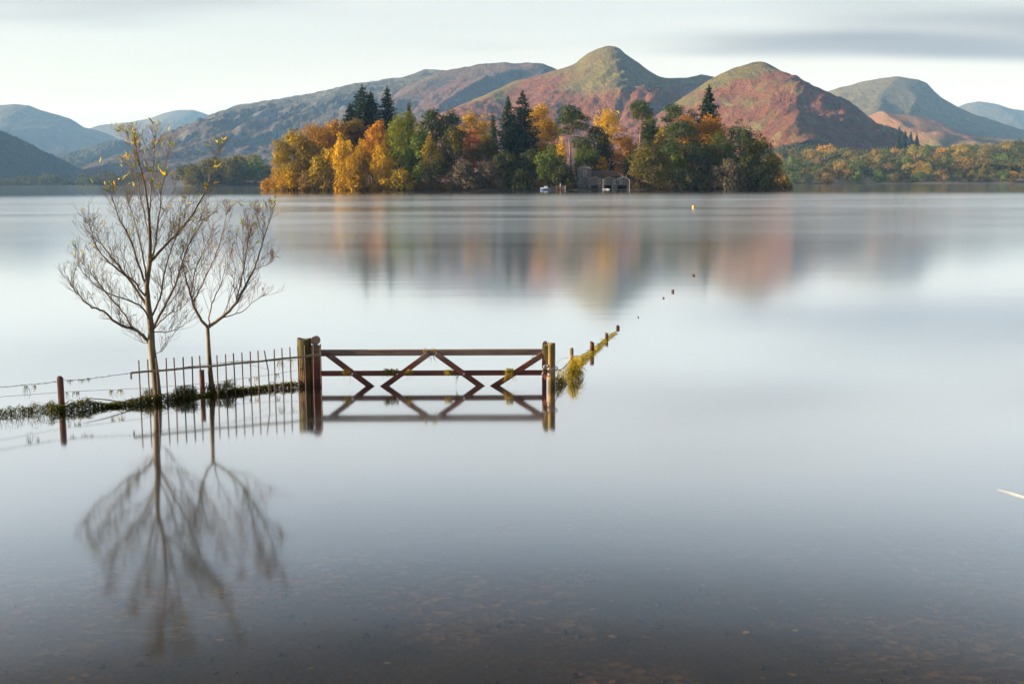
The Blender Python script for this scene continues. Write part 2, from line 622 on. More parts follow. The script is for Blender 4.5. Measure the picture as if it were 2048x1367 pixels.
# fells at the right
hill([(1480, 366), (1560, 250), (1633, 190), (1679, 175), (1734, 161), (1762, 156), (1788, 154), (1813, 155), (1835, 159), (1855, 166), (1864, 178), (1882, 194), (1912, 212), (1953, 230), (2008, 248), (2048, 260), (2200, 300), (2420, 366)],
     5000, 1500, 900, M_pike, 'domed fell half in blue shade beyond the wooded shore', seed=31, shear=0.5, nx=300, ny=140, amp=0.12, nsc=330.0, crest=0.02,
     spurs=[([(1795, 156, 4990), (1762, 190, 4720), (1745, 225, 4400)], 0.8)])
hill([(1620, 366), (1680, 270), (1720, 240), (1762, 221), (1790, 227), (1830, 232), (1872, 241), (1895, 252), (1930, 268), (1990, 276), (2080, 282), (2250, 366)],
     3700, 900, 600, M_field, 'low sunlit shoulder with red bracken above green fields', seed=37, nx=200, ny=90, amp=0.14, nsc=170.0, crest=0.06)
hill([(1780, 366), (1860, 260), (1910, 217), (1935, 206), (1960, 202), (1990, 206), (2020, 217), (2048, 221), (2150, 232), (2350, 280), (2500, 366)],
     8600, 1700, 900, M_far, 'distant blue peak at the right picture edge', seed=41, nx=150, ny=80, amp=0.16, nsc=500.0, crest=0.04)


# ------------------------------------------------------------------ lake bed, shores, water, haze
def bed_z(x, y):
    z = np.interp(y, [-60, -6, -1, 2.2, 3.2, 6, 10, 16, 40, 110, 400], [2.6, 1.6, 1.15, 0.25, 0.0, -0.20, -0.42, -0.72, -1.6, -3.2, -3.4])
    near = np.clip(1 - np.abs(y - 8) / 18, 0, 1)
    z = z + 0.07 * fbm(x / 3.0, y / 2.0, 4, 51) * near + 0.02 * fbm(x / 0.5, y / 0.5, 3, 57) * near
    return z


def sheet(xs, ys, zf, name, mat, smooth=True):
    X, Y = np.meshgrid(xs, ys)
    V = np.stack([X, Y, zf(X, Y)], -1).reshape(-1, 3)
    ny, nx = X.shape
    i = np.arange(nx * ny).reshape(ny, nx)
    Fc = np.stack([i[:-1, :-1], i[:-1, 1:], i[1:, 1:], i[1:, :-1]], -1).reshape(-1, 4)
    return mesh_np(name, V, Fc, mat, smooth=smooth)


def mat_bed():
    t = NT('shingle_bed')
    p = t.pos()
    vor = t.n('ShaderNodeTexVoronoi')
    t.put(vor.inputs['Vector'], p)
    vor.inputs['Scale'].default_value = 17.0
    sp = t.sep(vor.outputs['Color'])[0]
    stones = t.ramp(sp, [(0.0, (0.015, 0.012, 0.009)), (0.55, (0.032, 0.024, 0.016)), (0.85, (0.058, 0.041, 0.025)), (1.0, (0.10, 0.068, 0.036))])
    n = t.noise(p, 0.45, 4.0, 0.6)
    silt = t.mix(t.rng(t.noise(p, 2.2, 5.0, 0.6), 0.35, 0.65), (0.017, 0.016, 0.015), (0.036, 0.027, 0.019))
    c = t.mix(t.rng(n, 0.44, 0.58), silt, t.mix(1.0, stones, (1.5, 1.28, 1.0), 'MULTIPLY'))
    y = t.sep(p)[1]
    c = t.mix(t.rng(y, 8.5, 14.0), c, (0.018, 0.019, 0.020))  # bed colour darkened with distance for light lost in deep water
    b = t.bump(vor.outputs['Distance'], 0.4, 0.012)
    t.principled(c, 0.9, b, spec=0.2)
    return t.m


ys = np.concatenate([np.linspace(-60, 2, 18), np.linspace(2.3, 22, 130), np.geomspace(23, 12700, 40)])
xs = np.concatenate([-np.geomspace(8800, 13, 22), np.linspace(-12.5, 12.5, 150), np.geomspace(13, 8800, 22)])
tag(sheet(xs, ys, bed_z, 'lake_bed', mat_bed()), 'dark shingle and silt bed of the flooded lake edge', kind='structure')


def mat_water():
    t = NT('lake_water')
    p = t.pos()
    s = t.sep(p)
    dist = t.math('POWER', t.math('ADD', t.math('MULTIPLY', s[0], s[0]), t.math('MULTIPLY', s[1], s[1])), 0.5)
    # wind patches: sheltered glass near the shore, finely ruffled in the open lake
    wind = t.noise(t.scale(p, (0.35, 1.0, 1.0)), 0.045, 5.0, 0.62, 0.3)
    base = t.rng(dist, 14.0, 90.0, 0.075, 0.150)
    rough = t.math('ADD', base, t.math('MULTIPLY', t.math('SUBTRACT', wind, 0.5), t.rng(dist, 18.0, 80.0, 0.01, 0.16)))
    # the far water lies calm in the lee of the fells
    rough = t.math('MULTIPLY', rough, t.rng(t.math('ADD', dist, t.math('MULTIPLY', t.math('SUBTRACT', wind, 0.5), 160.0)), 205.0, 345.0, 1.0, 0.38))
    gl = t.n('ShaderNodeBsdfGlossy')
    gl.distribution = 'GGX'
    t.put(gl.inputs['Roughness'], rough)
    gl.inputs['Color'].default_value = (0.97, 0.98, 1.0, 1)
    # slow swell stretched along the shore
    sw = t.noise(t.scale(p, (0.16, 1.0, 1.0), rot=(0, 0, R(4))), 0.9, 3.0, 0.55)
    nb = t.bump(sw, 1.0, 0.0016)
    t.put(gl.inputs['Normal'], nb)
    tr = t.n('ShaderNodeBsdfTransparent')
    tr.inputs[0].default_value = (0.74, 0.68, 0.58, 1)
    lw = t.n('ShaderNodeLayerWeight')
    lw.inputs['Blend'].default_value = 0.5
    fr = t.n('ShaderNodeFloatCurve')
    t.put(fr.inputs['Value'], lw.outputs['Facing'])
    cv = fr.mapping.curves[0]
    cv.points[0].location = (0.0, 0.02)
    cv.points[1].location = (1.0, 1.0)
    for xy in ((0.45, 0.05), (0.58, 0.06), (0.64, 0.21), (0.70, 0.50), (0.80, 0.85), (0.88, 0.96)):
        cv.points.new(*xy)
    fr.mapping.update()
    mx = t.n('ShaderNodeMixShader')
    t.put(mx.inputs[0], fr.outputs[0])
    t.t.links.new(tr.outputs[0], mx.inputs[1])
    t.t.links.new(gl.outputs[0], mx.inputs[2])
    t.t.links.new(mx.outputs[0], t.out.inputs['Surface'])
    return t.m


WATER_IOR = 1.5
ws = sheet(np.linspace(-8700, 8700, 9), np.array([-55, 0, 60, 400, 2000, 6000, 12600]), lambda x, y: x * 0, 'water', mat_water())
tag(ws, 'smooth pale lake water mirroring the sky and fells', kind='structure')

hz = MB().box((0, 6350, 345), (18000, 13300, 710))
t = NT('haze_air')
pv = t.n('ShaderNodeVolumePrincipled')
pv.inputs['Color'].default_value = (0.26, 0.54, 1.0, 1)
pv.inputs['Density'].default_value = 0.000052
pv.inputs['Absorption Color'].default_value = (1, 1, 1, 1)
pv.inputs['Anisotropy'].default_value = 0.0
pv.inputs['Density Attribute'].default_value = ''
t.t.links.new(pv.outputs[0], t.out.inputs['Volume'])
try:
    t.m.cycles.homogeneous_volume = True
except Exception:
    pass
haze = hz.build('haze', t.m)
tag(haze, 'thin blue autumn haze over the lake', kind='stuff')

# ------------------------------------------------------------------ island ground and far shores
M_earth = mat_plain('island_earth', (0.035, 0.030, 0.022), (0.075, 0.055, 0.034), 0.6, 0.95, 0.2)


def island_ground(px0, px1, y0, y1, hmax, name, label, shore_px=None):
    a, b = at(px0, 370, y0), at(px1, 370, y0)
    cx, rx = (a.x + b.x) / 2, (b.x - a.x) / 2
    cyy, ry = (y0 + y1) / 2, (y1 - y0) / 2

    def zf(X, Y):
        r = (np.abs((X - cx) / rx) ** 3.0 + np.abs((Y - cyy) / ry) ** 2.4)
        z = hmax * (1 - r) + 0.5 * fbm(X / 9, Y / 9, 4, 61)
        return np.where(r > 1.0, np.minimum(z, -0.2), z)
    o = sheet(np.linspace(cx - rx * 1.04, cx + rx * 1.04, 120), np.linspace(cyy - ry * 1.05, cyy + ry * 1.05, 40), zf, name, M_earth)
    tag(o, label, kind='structure')
    return zf


isl_z = island_ground(530, 1572, 411, 505, 2.0, 'island_ground', 'low bank of the wooded island')
isl2_z = island_ground(336, 532, 1232, 1370, 4.2, 'island_ground', 'low bank of the small far island')


def shore_zf(X, Y):
    """land rising from the right hand shore"""
    edge = 1285 + 26 * fbm(X / 130, Y / 999, 3, 71) - 0.06 * (X - 300)
    t = np.clip((Y - edge) / 430, -0.1, 1.2)
    side = np.clip((X - (236 + (Y - 1285) * 0.12)) / 70, 0, 1)
    z = np.where(t < 0, t * 20, 1.2 + 31 * t ** 1.05) + 2.2 * fbm(X / 70, Y / 70, 3, 73) * np.clip(t * 4, 0, 1)
    z = z + 9 * np.clip(t, 0, 1) * np.clip((X - 520) / 260, 0, 1)
    return z * side - 2.2 * (1 - side)


rs = sheet(np.linspace(220, 1250, 90), np.linspace(1230, 1900, 60), shore_zf, 'shore_land', M_earth)
tag(rs, 'wooded lake shore beyond the island, at the right', kind='structure')

# ------------------------------------------------------------------ foliage builders
PAL = {
    'gold':    [(0.27, 0.155, 0.011), (0.46, 0.28, 0.014), (0.58, 0.37, 0.018)],
    'amber':   [(0.20, 0.108, 0.011), (0.35, 0.200, 0.014), (0.47, 0.29, 0.019)],
    'orange':  [(0.21, 0.088, 0.012), (0.36, 0.165, 0.016), (0.49, 0.25, 0.020)],
    'red':     [(0.26, 0.055, 0.014), (0.42, 0.10, 0.02), (0.48, 0.17, 0.03)],
    'rust':    [(0.17, 0.086, 0.013), (0.28, 0.148, 0.018), (0.40, 0.225, 0.025)],
    'brown':   [(0.095, 0.062, 0.022), (0.165, 0.105, 0.028), (0.26, 0.165, 0.038)],
    'olive':   [(0.10, 0.076, 0.014), (0.20, 0.143, 0.018), (0.34, 0.235, 0.026)],
    'moss':    [(0.045, 0.045, 0.013), (0.090, 0.080, 0.017), (0.18, 0.14, 0.024)],
    'green':   [(0.034, 0.055, 0.012), (0.070, 0.100, 0.016), (0.130, 0.155, 0.024)],
    'lime':    [(0.052, 0.072, 0.011), (0.105, 0.122, 0.015), (0.19, 0.185, 0.022)],
    'pine':    [(0.018, 0.032, 0.014), (0.035, 0.055, 0.020), (0.070, 0.085, 0.028)],
    'spruce':  [(0.010, 0.020, 0.012), (0.020, 0.034, 0.017), (0.040, 0.052, 0.022)],
    'grey':    [(0.055, 0.048, 0.036), (0.090, 0.076, 0.052), (0.135, 0.110, 0.066)],
    'dark':    [(0.022, 0.030, 0.012), (0.045, 0.052, 0.018), (0.085, 0.080, 0.024)],
}
M_LEAF = {k: mat_leaf('leaf_' + k, v, 0.30 if k not in ('pine', 'spruce') else 0.12) for k, v in PAL.items()}
M_bark = mat_plain('bark', (0.055, 0.042, 0.032), (0.120, 0.092, 0.066), 2.0, 0.95, 0.05, (1, 1, 0.25))
M_pinebark = mat_plain('pine_bark', (0.14, 0.075, 0.048), (0.24, 0.145, 0.10), 1.5, 0.95, 0.05, (1, 1, 0.3))
M_birchbark = mat_plain('birch_bark', (0.30, 0.28, 0.25), (0.14, 0.12, 0.10), 1.5, 0.9, 0.03, (1, 1, 0.6))


def unit(v):
    return v / np.maximum(np.linalg.norm(v, axis=-1, keepdims=True), 1e-9)


def quads(rs, c, nrm, size, asp=0.7):
    """leaf clumps: one small bent-free quad each, around the centres c facing nrm"""
    n = len(c)
    nrm = unit(nrm)
    r = unit(rs.normal(size=(n, 3)))
    a = unit(np.cross(nrm, r))
    b = np.cross(nrm, a)
    s = (size * (0.6 + 0.8 * rs.rand(n)))[:, None] * 0.5
    a = a * s
    b = b * s * asp
    V = np.stack([c - a - b * 0.6, c + a * 0.2 - b, c + a + b * 0.5, c - a * 0.3 + b], 1).reshape(-1, 3)
    Fc = np.arange(4 * n).reshape(n, 4)
    return V, Fc


def blob_leaves(rs, cen, rad, leaf, dens, low=-0.45, flat=1.0):
    """leaf positions on the shells of several lumpy blobs"""
    P, Nn, T = [], [], []
    for c, r in zip(cen, rad):
        n = max(8, int(dens * 4 * math.pi * (r.max() ** 2) * (0.4 + 0.6 * r.min() / r.max()) / (leaf * leaf)))
        d = unit(rs.normal(size=(n, 3)))
        d = d[d[:, 2] > low - 0.25 * rs.rand(n)]
        lump = 1 + 0.16 * np.sin(d[:, 0] * 5 + c[0]) * np.sin(d[:, 1] * 5 + c[1]) + 0.14 * np.sin(d[:, 2] * 7 + c[2] * 3 + d[:, 0] * 4)
        k = (1.0 - 0.42 * rs.rand(len(d)) ** 2.0) * lump
        P.append(c + d * r * k[:, None])
        Nn.append(d + rs.normal(size=d.shape) * 0.55 + np.array([0, 0, 0.25]))
        tb = rs.rand() * 0.45
        T.append(np.clip(tb + rs.rand(len(d)) * 0.55, 0, 1))
    return np.concatenate(P), np.concatenate(Nn), np.concatenate(T)


def tree_trunk(parent, base, top, r, mat, limbs=(), name='trunk', lean=0.0, rs=None):
    m = MB()
    base, top = Vector(base), Vector(top)
    k = 5
    pts, rad = [], []
    for i in range(k + 1):
        f = i / k
        p = base.lerp(top, f)
        if rs is not None and 0 < i < k:
            p += Vector((rs.normal() * r * 0.7, rs.normal() * r * 0.7, 0))
        pts.append(p)
        rad.append(r * (1.25 - 1.05 * f) if i else r * 1.5)
    m.tube(pts, rad, 7)
    for q, f, lr in limbs:
        s = base.lerp(top, f)
        q = Vector(q)
        mid = s.lerp(q, 0.5) + Vector((0, 0, (q - s).length * 0.10))
        m.tube([s, mid, q], [lr, lr * 0.65, lr * 0.25], 5)
    return m.build(name, mat, parent, smooth=True)


def grow(kind, px, top, wpx, y, pal, label, cat, zf, seed, cbot=0.12, leaf=0.5, dens=0.62, group=None, name=None, base_py=None, bark=None, nb=None, deep=None):
    rs = np.random.RandomState(seed)
    tp = at(px, top, y)
    gz = float(zf(np.array([tp.x]), np.array([y]))[0])
    base = Vector((tp.x, y, max(gz, -0.1) - 0.15))
    if base_py is not None:
        base.z = at(px, base_py, y).z
    Ht = tp.z - base.z
    w = wpx * y / F * (1.18 if kind in ('broad', 'bush', 'birch') else 1.0)
    nm = name or {'broad': 'broadleaf_tree', 'birch': 'birch_tree', 'bush': 'bush', 'conifer': 'conifer_tree', 'pine': 'pine_tree', 'tall': 'broadleaf_tree'}[kind]
    th = thing(nm, base, label, cat, group)
    mat = M_LEAF[pal]
    bx = np.array(base)
    if kind in ('broad', 'bush', 'birch', 'tall'):
        rx = w / 2
        ry = rx * (deep or 0.85)
        z0, z1 = base.z + Ht * (-0.30 if kind == 'bush' else cbot - 0.04), tp.z
        rz = (z1 - z0) / 2
        cz = (z0 + z1) / 2
        if kind == 'birch':
            n_b = nb or max(12, int(20 * (rz / max(rx, 0.1)) ** 0.5))
        elif kind == 'bush':
            n_b = nb or max(9, int(w * 2.2))
        else:
            n_b = nb or max(18, int(14 + w * 1.9))
        cen, rad = [], []
        for i in range(n_b):
            d = unit(rs.normal(size=3))
            if kind == 'bush':
                d[2] = abs(d[2]) * 1.3 - 0.55
            f = 0.55 + 0.22 * rs.rand()
            taper = 1.0
            cc = np.array([d[0] * rx * f, d[1] * ry * f, d[2] * rz * (f + 0.06)])
            zz = cc[2] / rz
            if kind == 'birch':
                taper = np.clip(1.0 - 0.55 * max(zz, 0), 0.3, 1)
                cc[:2] *= taper
                rr = rx * (0.30 + 0.16 * rs.rand()) * taper
                rad.append(np.array([rr, rr, rr * 1.55]))
            elif kind == 'bush':
                rr = rx * (0.26 + 0.18 * rs.rand())
                rad.append(np.array([rr, rr, min(rr * 1.1, rz * 0.45)]))
            else:
                rr = (rx * rx * rz) ** (1 / 3) * (0.22 + 0.18 * rs.rand())
                rad.append(np.array([rr * 1.08, rr, rr * 0.82]))
            cen.append(np.array([bx[0], bx[1], cz]) + cc)
        # one blob seats the top so that the crown reaches its height
        rtop = rad[0] * 0.85
        cen[0] = np.array([bx[0] + rs.normal() * rx * 0.12, bx[1], z1 - rtop[2] * 0.95])
        rad[0] = rtop
        P, Nn, T = blob_leaves(rs, cen, rad, leaf, dens, -1.2 if kind == 'bush' else -0.7)
        # sparse leaves right through the crown keep the far side from showing
        ni = int(len(P) * 0.12)
        d = unit(rs.normal(size=(ni, 3))) * (rs.rand(ni, 1) ** 0.5) * 0.72
        P2 = np.array([bx[0], bx[1], cz]) + d * np.array([rx, ry, rz])
        P = np.concatenate([P, P2])
        Nn = np.concatenate([Nn, rs.normal(size=(ni, 3))])
        T = np.concatenate([T, rs.rand(ni) * 0.6])
        keep = P[:, 2] > base.z + 0.1
        P, Nn, T = P[keep], Nn[keep], T[keep]
        V, Fc = quads(rs, P, Nn, np.full(len(P), leaf * 1.15))
        limbs = []
        for c in cen[:6]:
            limbs.append((tuple(c), 0.25 + 0.4 * rs.rand(), max(0.05, w * 0.012)))
        if kind == 'bush':
            tree_trunk(th, base, base + Vector((0, 0, Ht * 0.55)), max(0.06, w * 0.012), bark or M_bark, limbs, 'stems', rs=rs)
        else:
            tree_trunk(th, base, (bx[0], bx[1], z1 - rz * 0.35), max(0.12, Ht * 0.013), bark or (M_birchbark if kind == 'birch' else M_bark), limbs, rs=rs)
        mesh_np('foliage' if kind == 'bush' else 'crown', V, Fc, mat, th, tint=T)
    elif kind == 'conifer':
        P, Nn, T = [], [], []
        tiers = int(Ht * 1.5) + 5
        for i in range(tiers):
            f = i / (tiers - 1)
            zb0 = base.z + Ht * (cbot + (0.985 - cbot) * f)
            rr = 1.12 * (w / 2) * (1 - f) ** 0.68 * (0.72 + 0.45 * rs.rand()) + 0.15
            nbr = 5 + int(5 * (1 - f))
            a0 = rs.rand() * 6.28
            for k in range(nbr):
                if rs.rand() < 0.10:
                    continue
                zb = zb0 + rs.normal() * 0.55 * Ht / tiers
                an = a0 + k * 6.283 / nbr + rs.normal() * 0.2
                ln = rr * (0.65 + 0.5 * rs.rand())
                m = max(3, int(ln / leaf * 5.0))
                s = np.linspace(0.12, 1, m)
                droop = -0.22 * ln * s + 0.20 * ln * s * s
                q = np.stack([bx[0] + np.cos(an) * ln * s, bx[1] + np.sin(an) * ln * s, zb + droop], 1)
                q = q + rs.normal(size=q.shape) * np.array([0.30, 0.30, 0.22]) * leaf * 1.6
                q[:, 2] -= rs.rand(m) * leaf * 1.1
                P.append(q)
                Nn.append(np.tile([0.25 * np.cos(an), 0.25 * np.sin(an), 1.0], (m, 1)) + rs.normal(size=(m, 3)) * 0.75)
                T.append(np.clip(0.15 + rs.rand(m) * 0.5 + s * 0.25, 0, 1))
        P.append(np.array([[bx[0], bx[1], tp.z - 0.2 * j] for j in range(6)]))
        Nn.append(rs.normal(size=(6, 3)))
        T.append(rs.rand(6))
        P, Nn, T = np.concatenate(P), np.concatenate(Nn), np.concatenate(T)
        V, Fc = quads(rs, P, Nn, np.full(len(P), leaf * 1.35), 0.55)
        tree_trunk(th, base, (bx[0], bx[1], tp.z - 0.2), Ht * 0.012, bark or M_bark, (), rs=None)
        mesh_np('crown', V, Fc, mat, th, tint=T)
    elif kind == 'pine':
        # tall bare stem carrying a few flat plates of needles
        cen, rad, limbs = [], [], []
        n_b = nb or 20
        for i in range(n_b):
            f = rs.rand() ** 0.8
            zc = base.z + Ht * (cbot + (0.97 - cbot) * f)
            spread = (w / 2) * (1.0 - 0.45 * f)
            an = rs.rand() * 6.283
            q = 0.35 + 0.55 * rs.rand()
            c = np.array([bx[0] + np.cos(an) * spread * q, bx[1] + np.sin(an) * spread * q, zc])
            rr = w * (0.16 + 0.11 * rs.rand())
            cen.append(c)
            rad.append(np.array([rr * 1.25, rr * 1.15, rr * 0.62]))
            limbs.append((tuple(c - np.array([0, 0, rr * 0.3])), max(0.05, (zc - base.z) / Ht - 0.08), Ht * 0.0035))
        rr = w * 0.2
        cen.append(np.array([bx[0], bx[1], tp.z - rr * 0.5]))
        rad.append(np.array([rr * 1.3, rr * 1.2, rr * 0.55]))
        P, Nn, T = blob_leaves(rs, cen, rad, leaf, dens * 1.15, low=-0.8)
        V, Fc = quads(rs, P, Nn, np.full(len(P), leaf), 0.6)
        tree_trunk(th, base, (bx[0], bx[1], tp.z - rr * 0.6), Ht * 0.013, bark or M_pinebark, limbs, rs=rs)
        mesh_np('crown', V, Fc, mat, th, tint=T)
    return th


IG = 'trees on the wooded island'
BG = 'bushes along the island bank'
# kind, px, top, width, distance, palette, crown bottom, label
ISLAND = [
    ('bush', 541, 349, 38, 424, 'rust', 0, 'low rusty bush at the very left tip of the island'),
    ('bush', 574, 335, 46, 419, 'amber', 0, 'golden brown bush beside the left tip of the island'),
    ('broad', 588, 256, 78, 440, 'olive', .10, 'rounded olive and orange tree ending the wood at its left'),
    ('broad', 562, 300, 40, 448, 'rust', .10, 'small rusty tree tucked behind the left tip bushes'),
    ('bush', 607, 340, 32, 416, 'brown', 0, 'small brown bush at the water between two golden bushes'),
    ('bush', 643, 297, 56, 418, 'olive', 0, 'tall dome-shaped yellow-green bush at the water'),
    ('broad', 632, 246, 66, 450, 'rust', .20, 'rust-orange tree with a wide crown behind the dome-shaped bush'),
    ('broad', 668, 238, 66, 458, 'rust', .25, 'rusty brown tree left of the tall dark conifers'),
    ('birch', 678, 262, 52, 428, 'gold', .06, 'tall bright yellow birch drooping to the water'),
    ('birch', 702, 280, 36, 425, 'gold', .05, 'slim bright yellow birch leaning on the taller yellow birch'),
    ('birch', 722, 276, 42, 423, 'amber', .05, 'amber birch beside the yellow pair'),
    ('bush', 700, 322, 62, 415, 'amber', 0, 'broad amber brown bush under the yellow birches'),
    ('broad', 716, 236, 62, 462, 'brown', .30, 'brown crown at the foot of the dark conifers'),
    ('conifer', 724, 169, 122, 470, 'spruce', .22, 'tallest dark conifer of the left group, with a pointed top'),
    ('conifer', 741, 182, 84, 474, 'spruce', .25, 'dark conifer leaning against the tallest one'),
    ('conifer', 700, 207, 84, 468, 'spruce', .30, 'short dark conifer left of the tallest one'),
    ('conifer', 774, 171, 78, 476, 'spruce', .25, 'lone tiered conifer standing clear to the right of the dark conifer group'),
    ('conifer', 818, 206, 22, 478, 'olive', .35, 'thin half-bare larch poking above the green crown'),
    ('broad', 762, 240, 56, 448, 'orange', .25, 'vivid orange-red crown below the tiered conifer'),
    ('broad', 738, 262, 44, 438, 'orange', .15, 'orange tree between the amber birch and the red crown'),
    ('birch', 762, 286, 44, 421, 'gold', .05, 'brightest yellow birch at the water near the middle of the left wood'),
    ('bush', 765, 350, 44, 414, 'amber', 0, 'amber bush at the foot of the brightest yellow birch'),
    ('bush', 803, 334, 52, 414, 'olive', 0, 'round yellow-brown bush at the water, right of the yellow birches'),
    ('broad', 812, 223, 74, 440, 'lime', .08, 'big fresh green tree in the middle of the left wood'),
    ('broad', 836, 252, 60, 432, 'green', .05, 'green tree in front of the two round-headed pines'),
    ('broad', 864, 215, 50, 456, 'pine', .50, 'round-headed dark pine left of its twin'),
    ('broad', 902, 217, 46, 456, 'pine', .45, 'round-headed dark pine right of its twin'),
    ('birch', 862, 264, 42, 424, 'olive', .10, 'golden olive birch hanging in front of the green tree'),
    ('birch', 905, 252, 62, 432, 'moss', .10, 'wide weeping olive tree below the right twin pine'),
    ('broad', 840, 322, 30, 416, 'green', .15, 'small green tree at the water beside the yellow-brown bush'),
    ('broad', 872, 318, 40, 417, 'dark', .15, 'small dark green tree on thin stems at the water'),
    ('broad', 940, 219, 56, 462, 'amber', .30, 'amber tree with see-through crown right of the twin pines'),
    ('broad', 946, 258, 34, 440, 'red', .25, 'small red tree among the greens'),
    ('broad', 975, 262, 44, 436, 'moss', .15, 'dull olive tree between the red tree and the spires'),
    ('broad', 972, 224, 36, 470, 'amber', .35, 'amber crown peeping between the tree with see-through crown and the spires'),
    ('bush', 930, 318, 62, 415, 'grey', 0, 'grey-brown leafless bush at the water in the shade'),
    ('bush', 975, 322, 58, 415, 'grey', 0, 'second grey-brown bush at the water, below the spires'),
    ('conifer', 986, 230, 26, 448, 'pine', .12, 'shortest of the three green spires'),
    ('conifer', 1016, 192, 66, 452, 'spruce', .08, 'dense middle spire of the three conifers'),
    ('conifer', 1045, 181, 96, 456, 'spruce', .15, 'tallest of the three spires with ragged branches'),
    ('broad', 1010, 300, 54, 424, 'dark', .05, 'dark understorey tree at the foot of the spires'),
    ('broad', 1082, 204, 58, 470, 'amber', .30, 'orange-brown tall tree right of the tallest spire'),
    ('broad', 1104, 234, 34, 474, 'rust', .35, 'thin rusty crown between the orange-brown tree and the tall pine'),
    ('broad', 1062, 296, 50, 426, 'dark', .05, 'dark tree left of the jetty'),
    ('birch', 1122, 272, 20, 434, 'gold', .30, 'narrow lemon yellow tree left of the tall bare pine stem'),
    ('broad', 1098, 288, 56, 421, 'green', .05, 'broad green tree behind the moored boat'),
    ('bush', 1128, 326, 60, 417, 'dark', 0, 'dark shrubbery on the bank behind the jetty'),
    ('bush', 1040, 338, 56, 415, 'dark', 0, 'dark shrubbery at the water left of the jetty'),
    ('pine', 1140, 210, 56, 438, 'pine', .56, 'tall scots pine with a long pale bare stem beside the boathouse'),
    ('pine', 1162, 228, 36, 446, 'pine', .50, 'lower pine crown touching the tall scots pine'),
    ('broad', 1188, 250, 62, 448, 'dark', .06, 'dark green tree above the boathouse tower'),
    ('broad', 1216, 214, 52, 466, 'gold', .36, 'airy bright yellow tree rising over the dark trees'),
    ('broad', 1172, 286, 46, 440, 'green', .08, 'green tree directly behind the boathouse tower'),
    ('broad', 1214, 284, 46, 452, 'dark', .05, 'shaded tree behind the boathouse roof'),
    ('broad', 1206, 312, 24, 436, 'amber', .15, 'small amber tree glowing above the boathouse roof'),
    ('broad', 1250, 254, 44, 446, 'orange', .10, 'orange tree at the right end of the boathouse'),
    ('pine', 1281, 200, 48, 452, 'pine', .78, 'flat-topped pine on a thin straight stem'),
    ('broad', 1298, 226, 44, 468, 'green', .20, 'green crown behind the flat-topped pine'),
    ('broad', 1266, 300, 40, 436, 'dark', .05, 'dark tree under the flat-topped pine'),
    ('pine', 1345, 211, 52, 470, 'pine', .55, 'spreading dark pine left of the lone spire'),
    ('pine', 1383, 218, 30, 474, 'pine', .60, 'small round pine top beside the lone spire'),
    ('conifer', 1418, 169, 60, 476, 'spruce', .42, 'lone narrow spire standing above the orange crowns'),
    ('broad', 1370, 230, 58, 456, 'orange', .20, 'orange crown left of the lone spire'),
    ('broad', 1420, 227, 68, 456, 'orange', .20, 'large orange crown under the lone spire'),
    ('broad', 1330, 250, 46, 444, 'olive', .12, 'yellow-green crown left of the dark layered pine'),
    ('pine', 1362, 243, 80, 432, 'pine', .40, 'wide dark layered pine with a leaning limb'),
    ('broad', 1302, 292, 76, 418, 'moss', .02, 'large rounded olive tree at the water right of the boathouse'),
    ('broad', 1345, 300, 60, 428, 'green', .05, 'green tree in the shade of the layered pine'),
    ('broad', 1400, 274, 60, 436, 'dark', .05, 'dark tree below the orange crowns'),
    ('broad', 1440, 262, 56, 444, 'green', .08, 'green tree below the large orange crown'),
    ('broad', 1481, 237, 60, 450, 'pine', .15, 'domed dark green tree near the right end of the wood'),
    ('broad', 1518, 264, 52, 446, 'moss', .10, 'olive tree sloping down to the right tip'),
    ('bush', 1452, 314, 68, 417, 'grey', 0, 'grey twiggy willow bush at the water'),
    ('bush', 1384, 334, 52, 416, 'dark', 0, 'dark bush at the water below the layered pine'),
    ('broad', 1500, 300, 60, 428, 'dark', .03, 'dark olive tree behind the grey willow bush'),
    ('broad', 1540, 306, 56, 430, 'moss', .03, 'brownish green tree at the right end'),
    ('bush', 1518, 330, 56, 417, 'dark', 0, 'dark bush hanging over the water near the right tip'),
    ('bush', 1562, 334, 38, 424, 'brown', 0, 'brownish bush at the very right tip of the island'),
]
for i, (k, px, top, w, y, pal, cb, lab) in enumerate(ISLAND):
    bush = k == 'bush'
    grow(k, px, top, w, y, pal, lab, 'bush' if bush else 'tree', isl_z, 100 + i, cbot=cb, group=BG if bush else IG, dens=0.30 if 'see-through' in lab or 'airy' in lab or 'thin rusty' in lab else 0.55, leaf=0.42 + 0.2 * ((i * 37) % 10) / 10)

# ------------------------------------------------------------------ wood on the far right shore: shared crowns, single trees
PROTO = {}


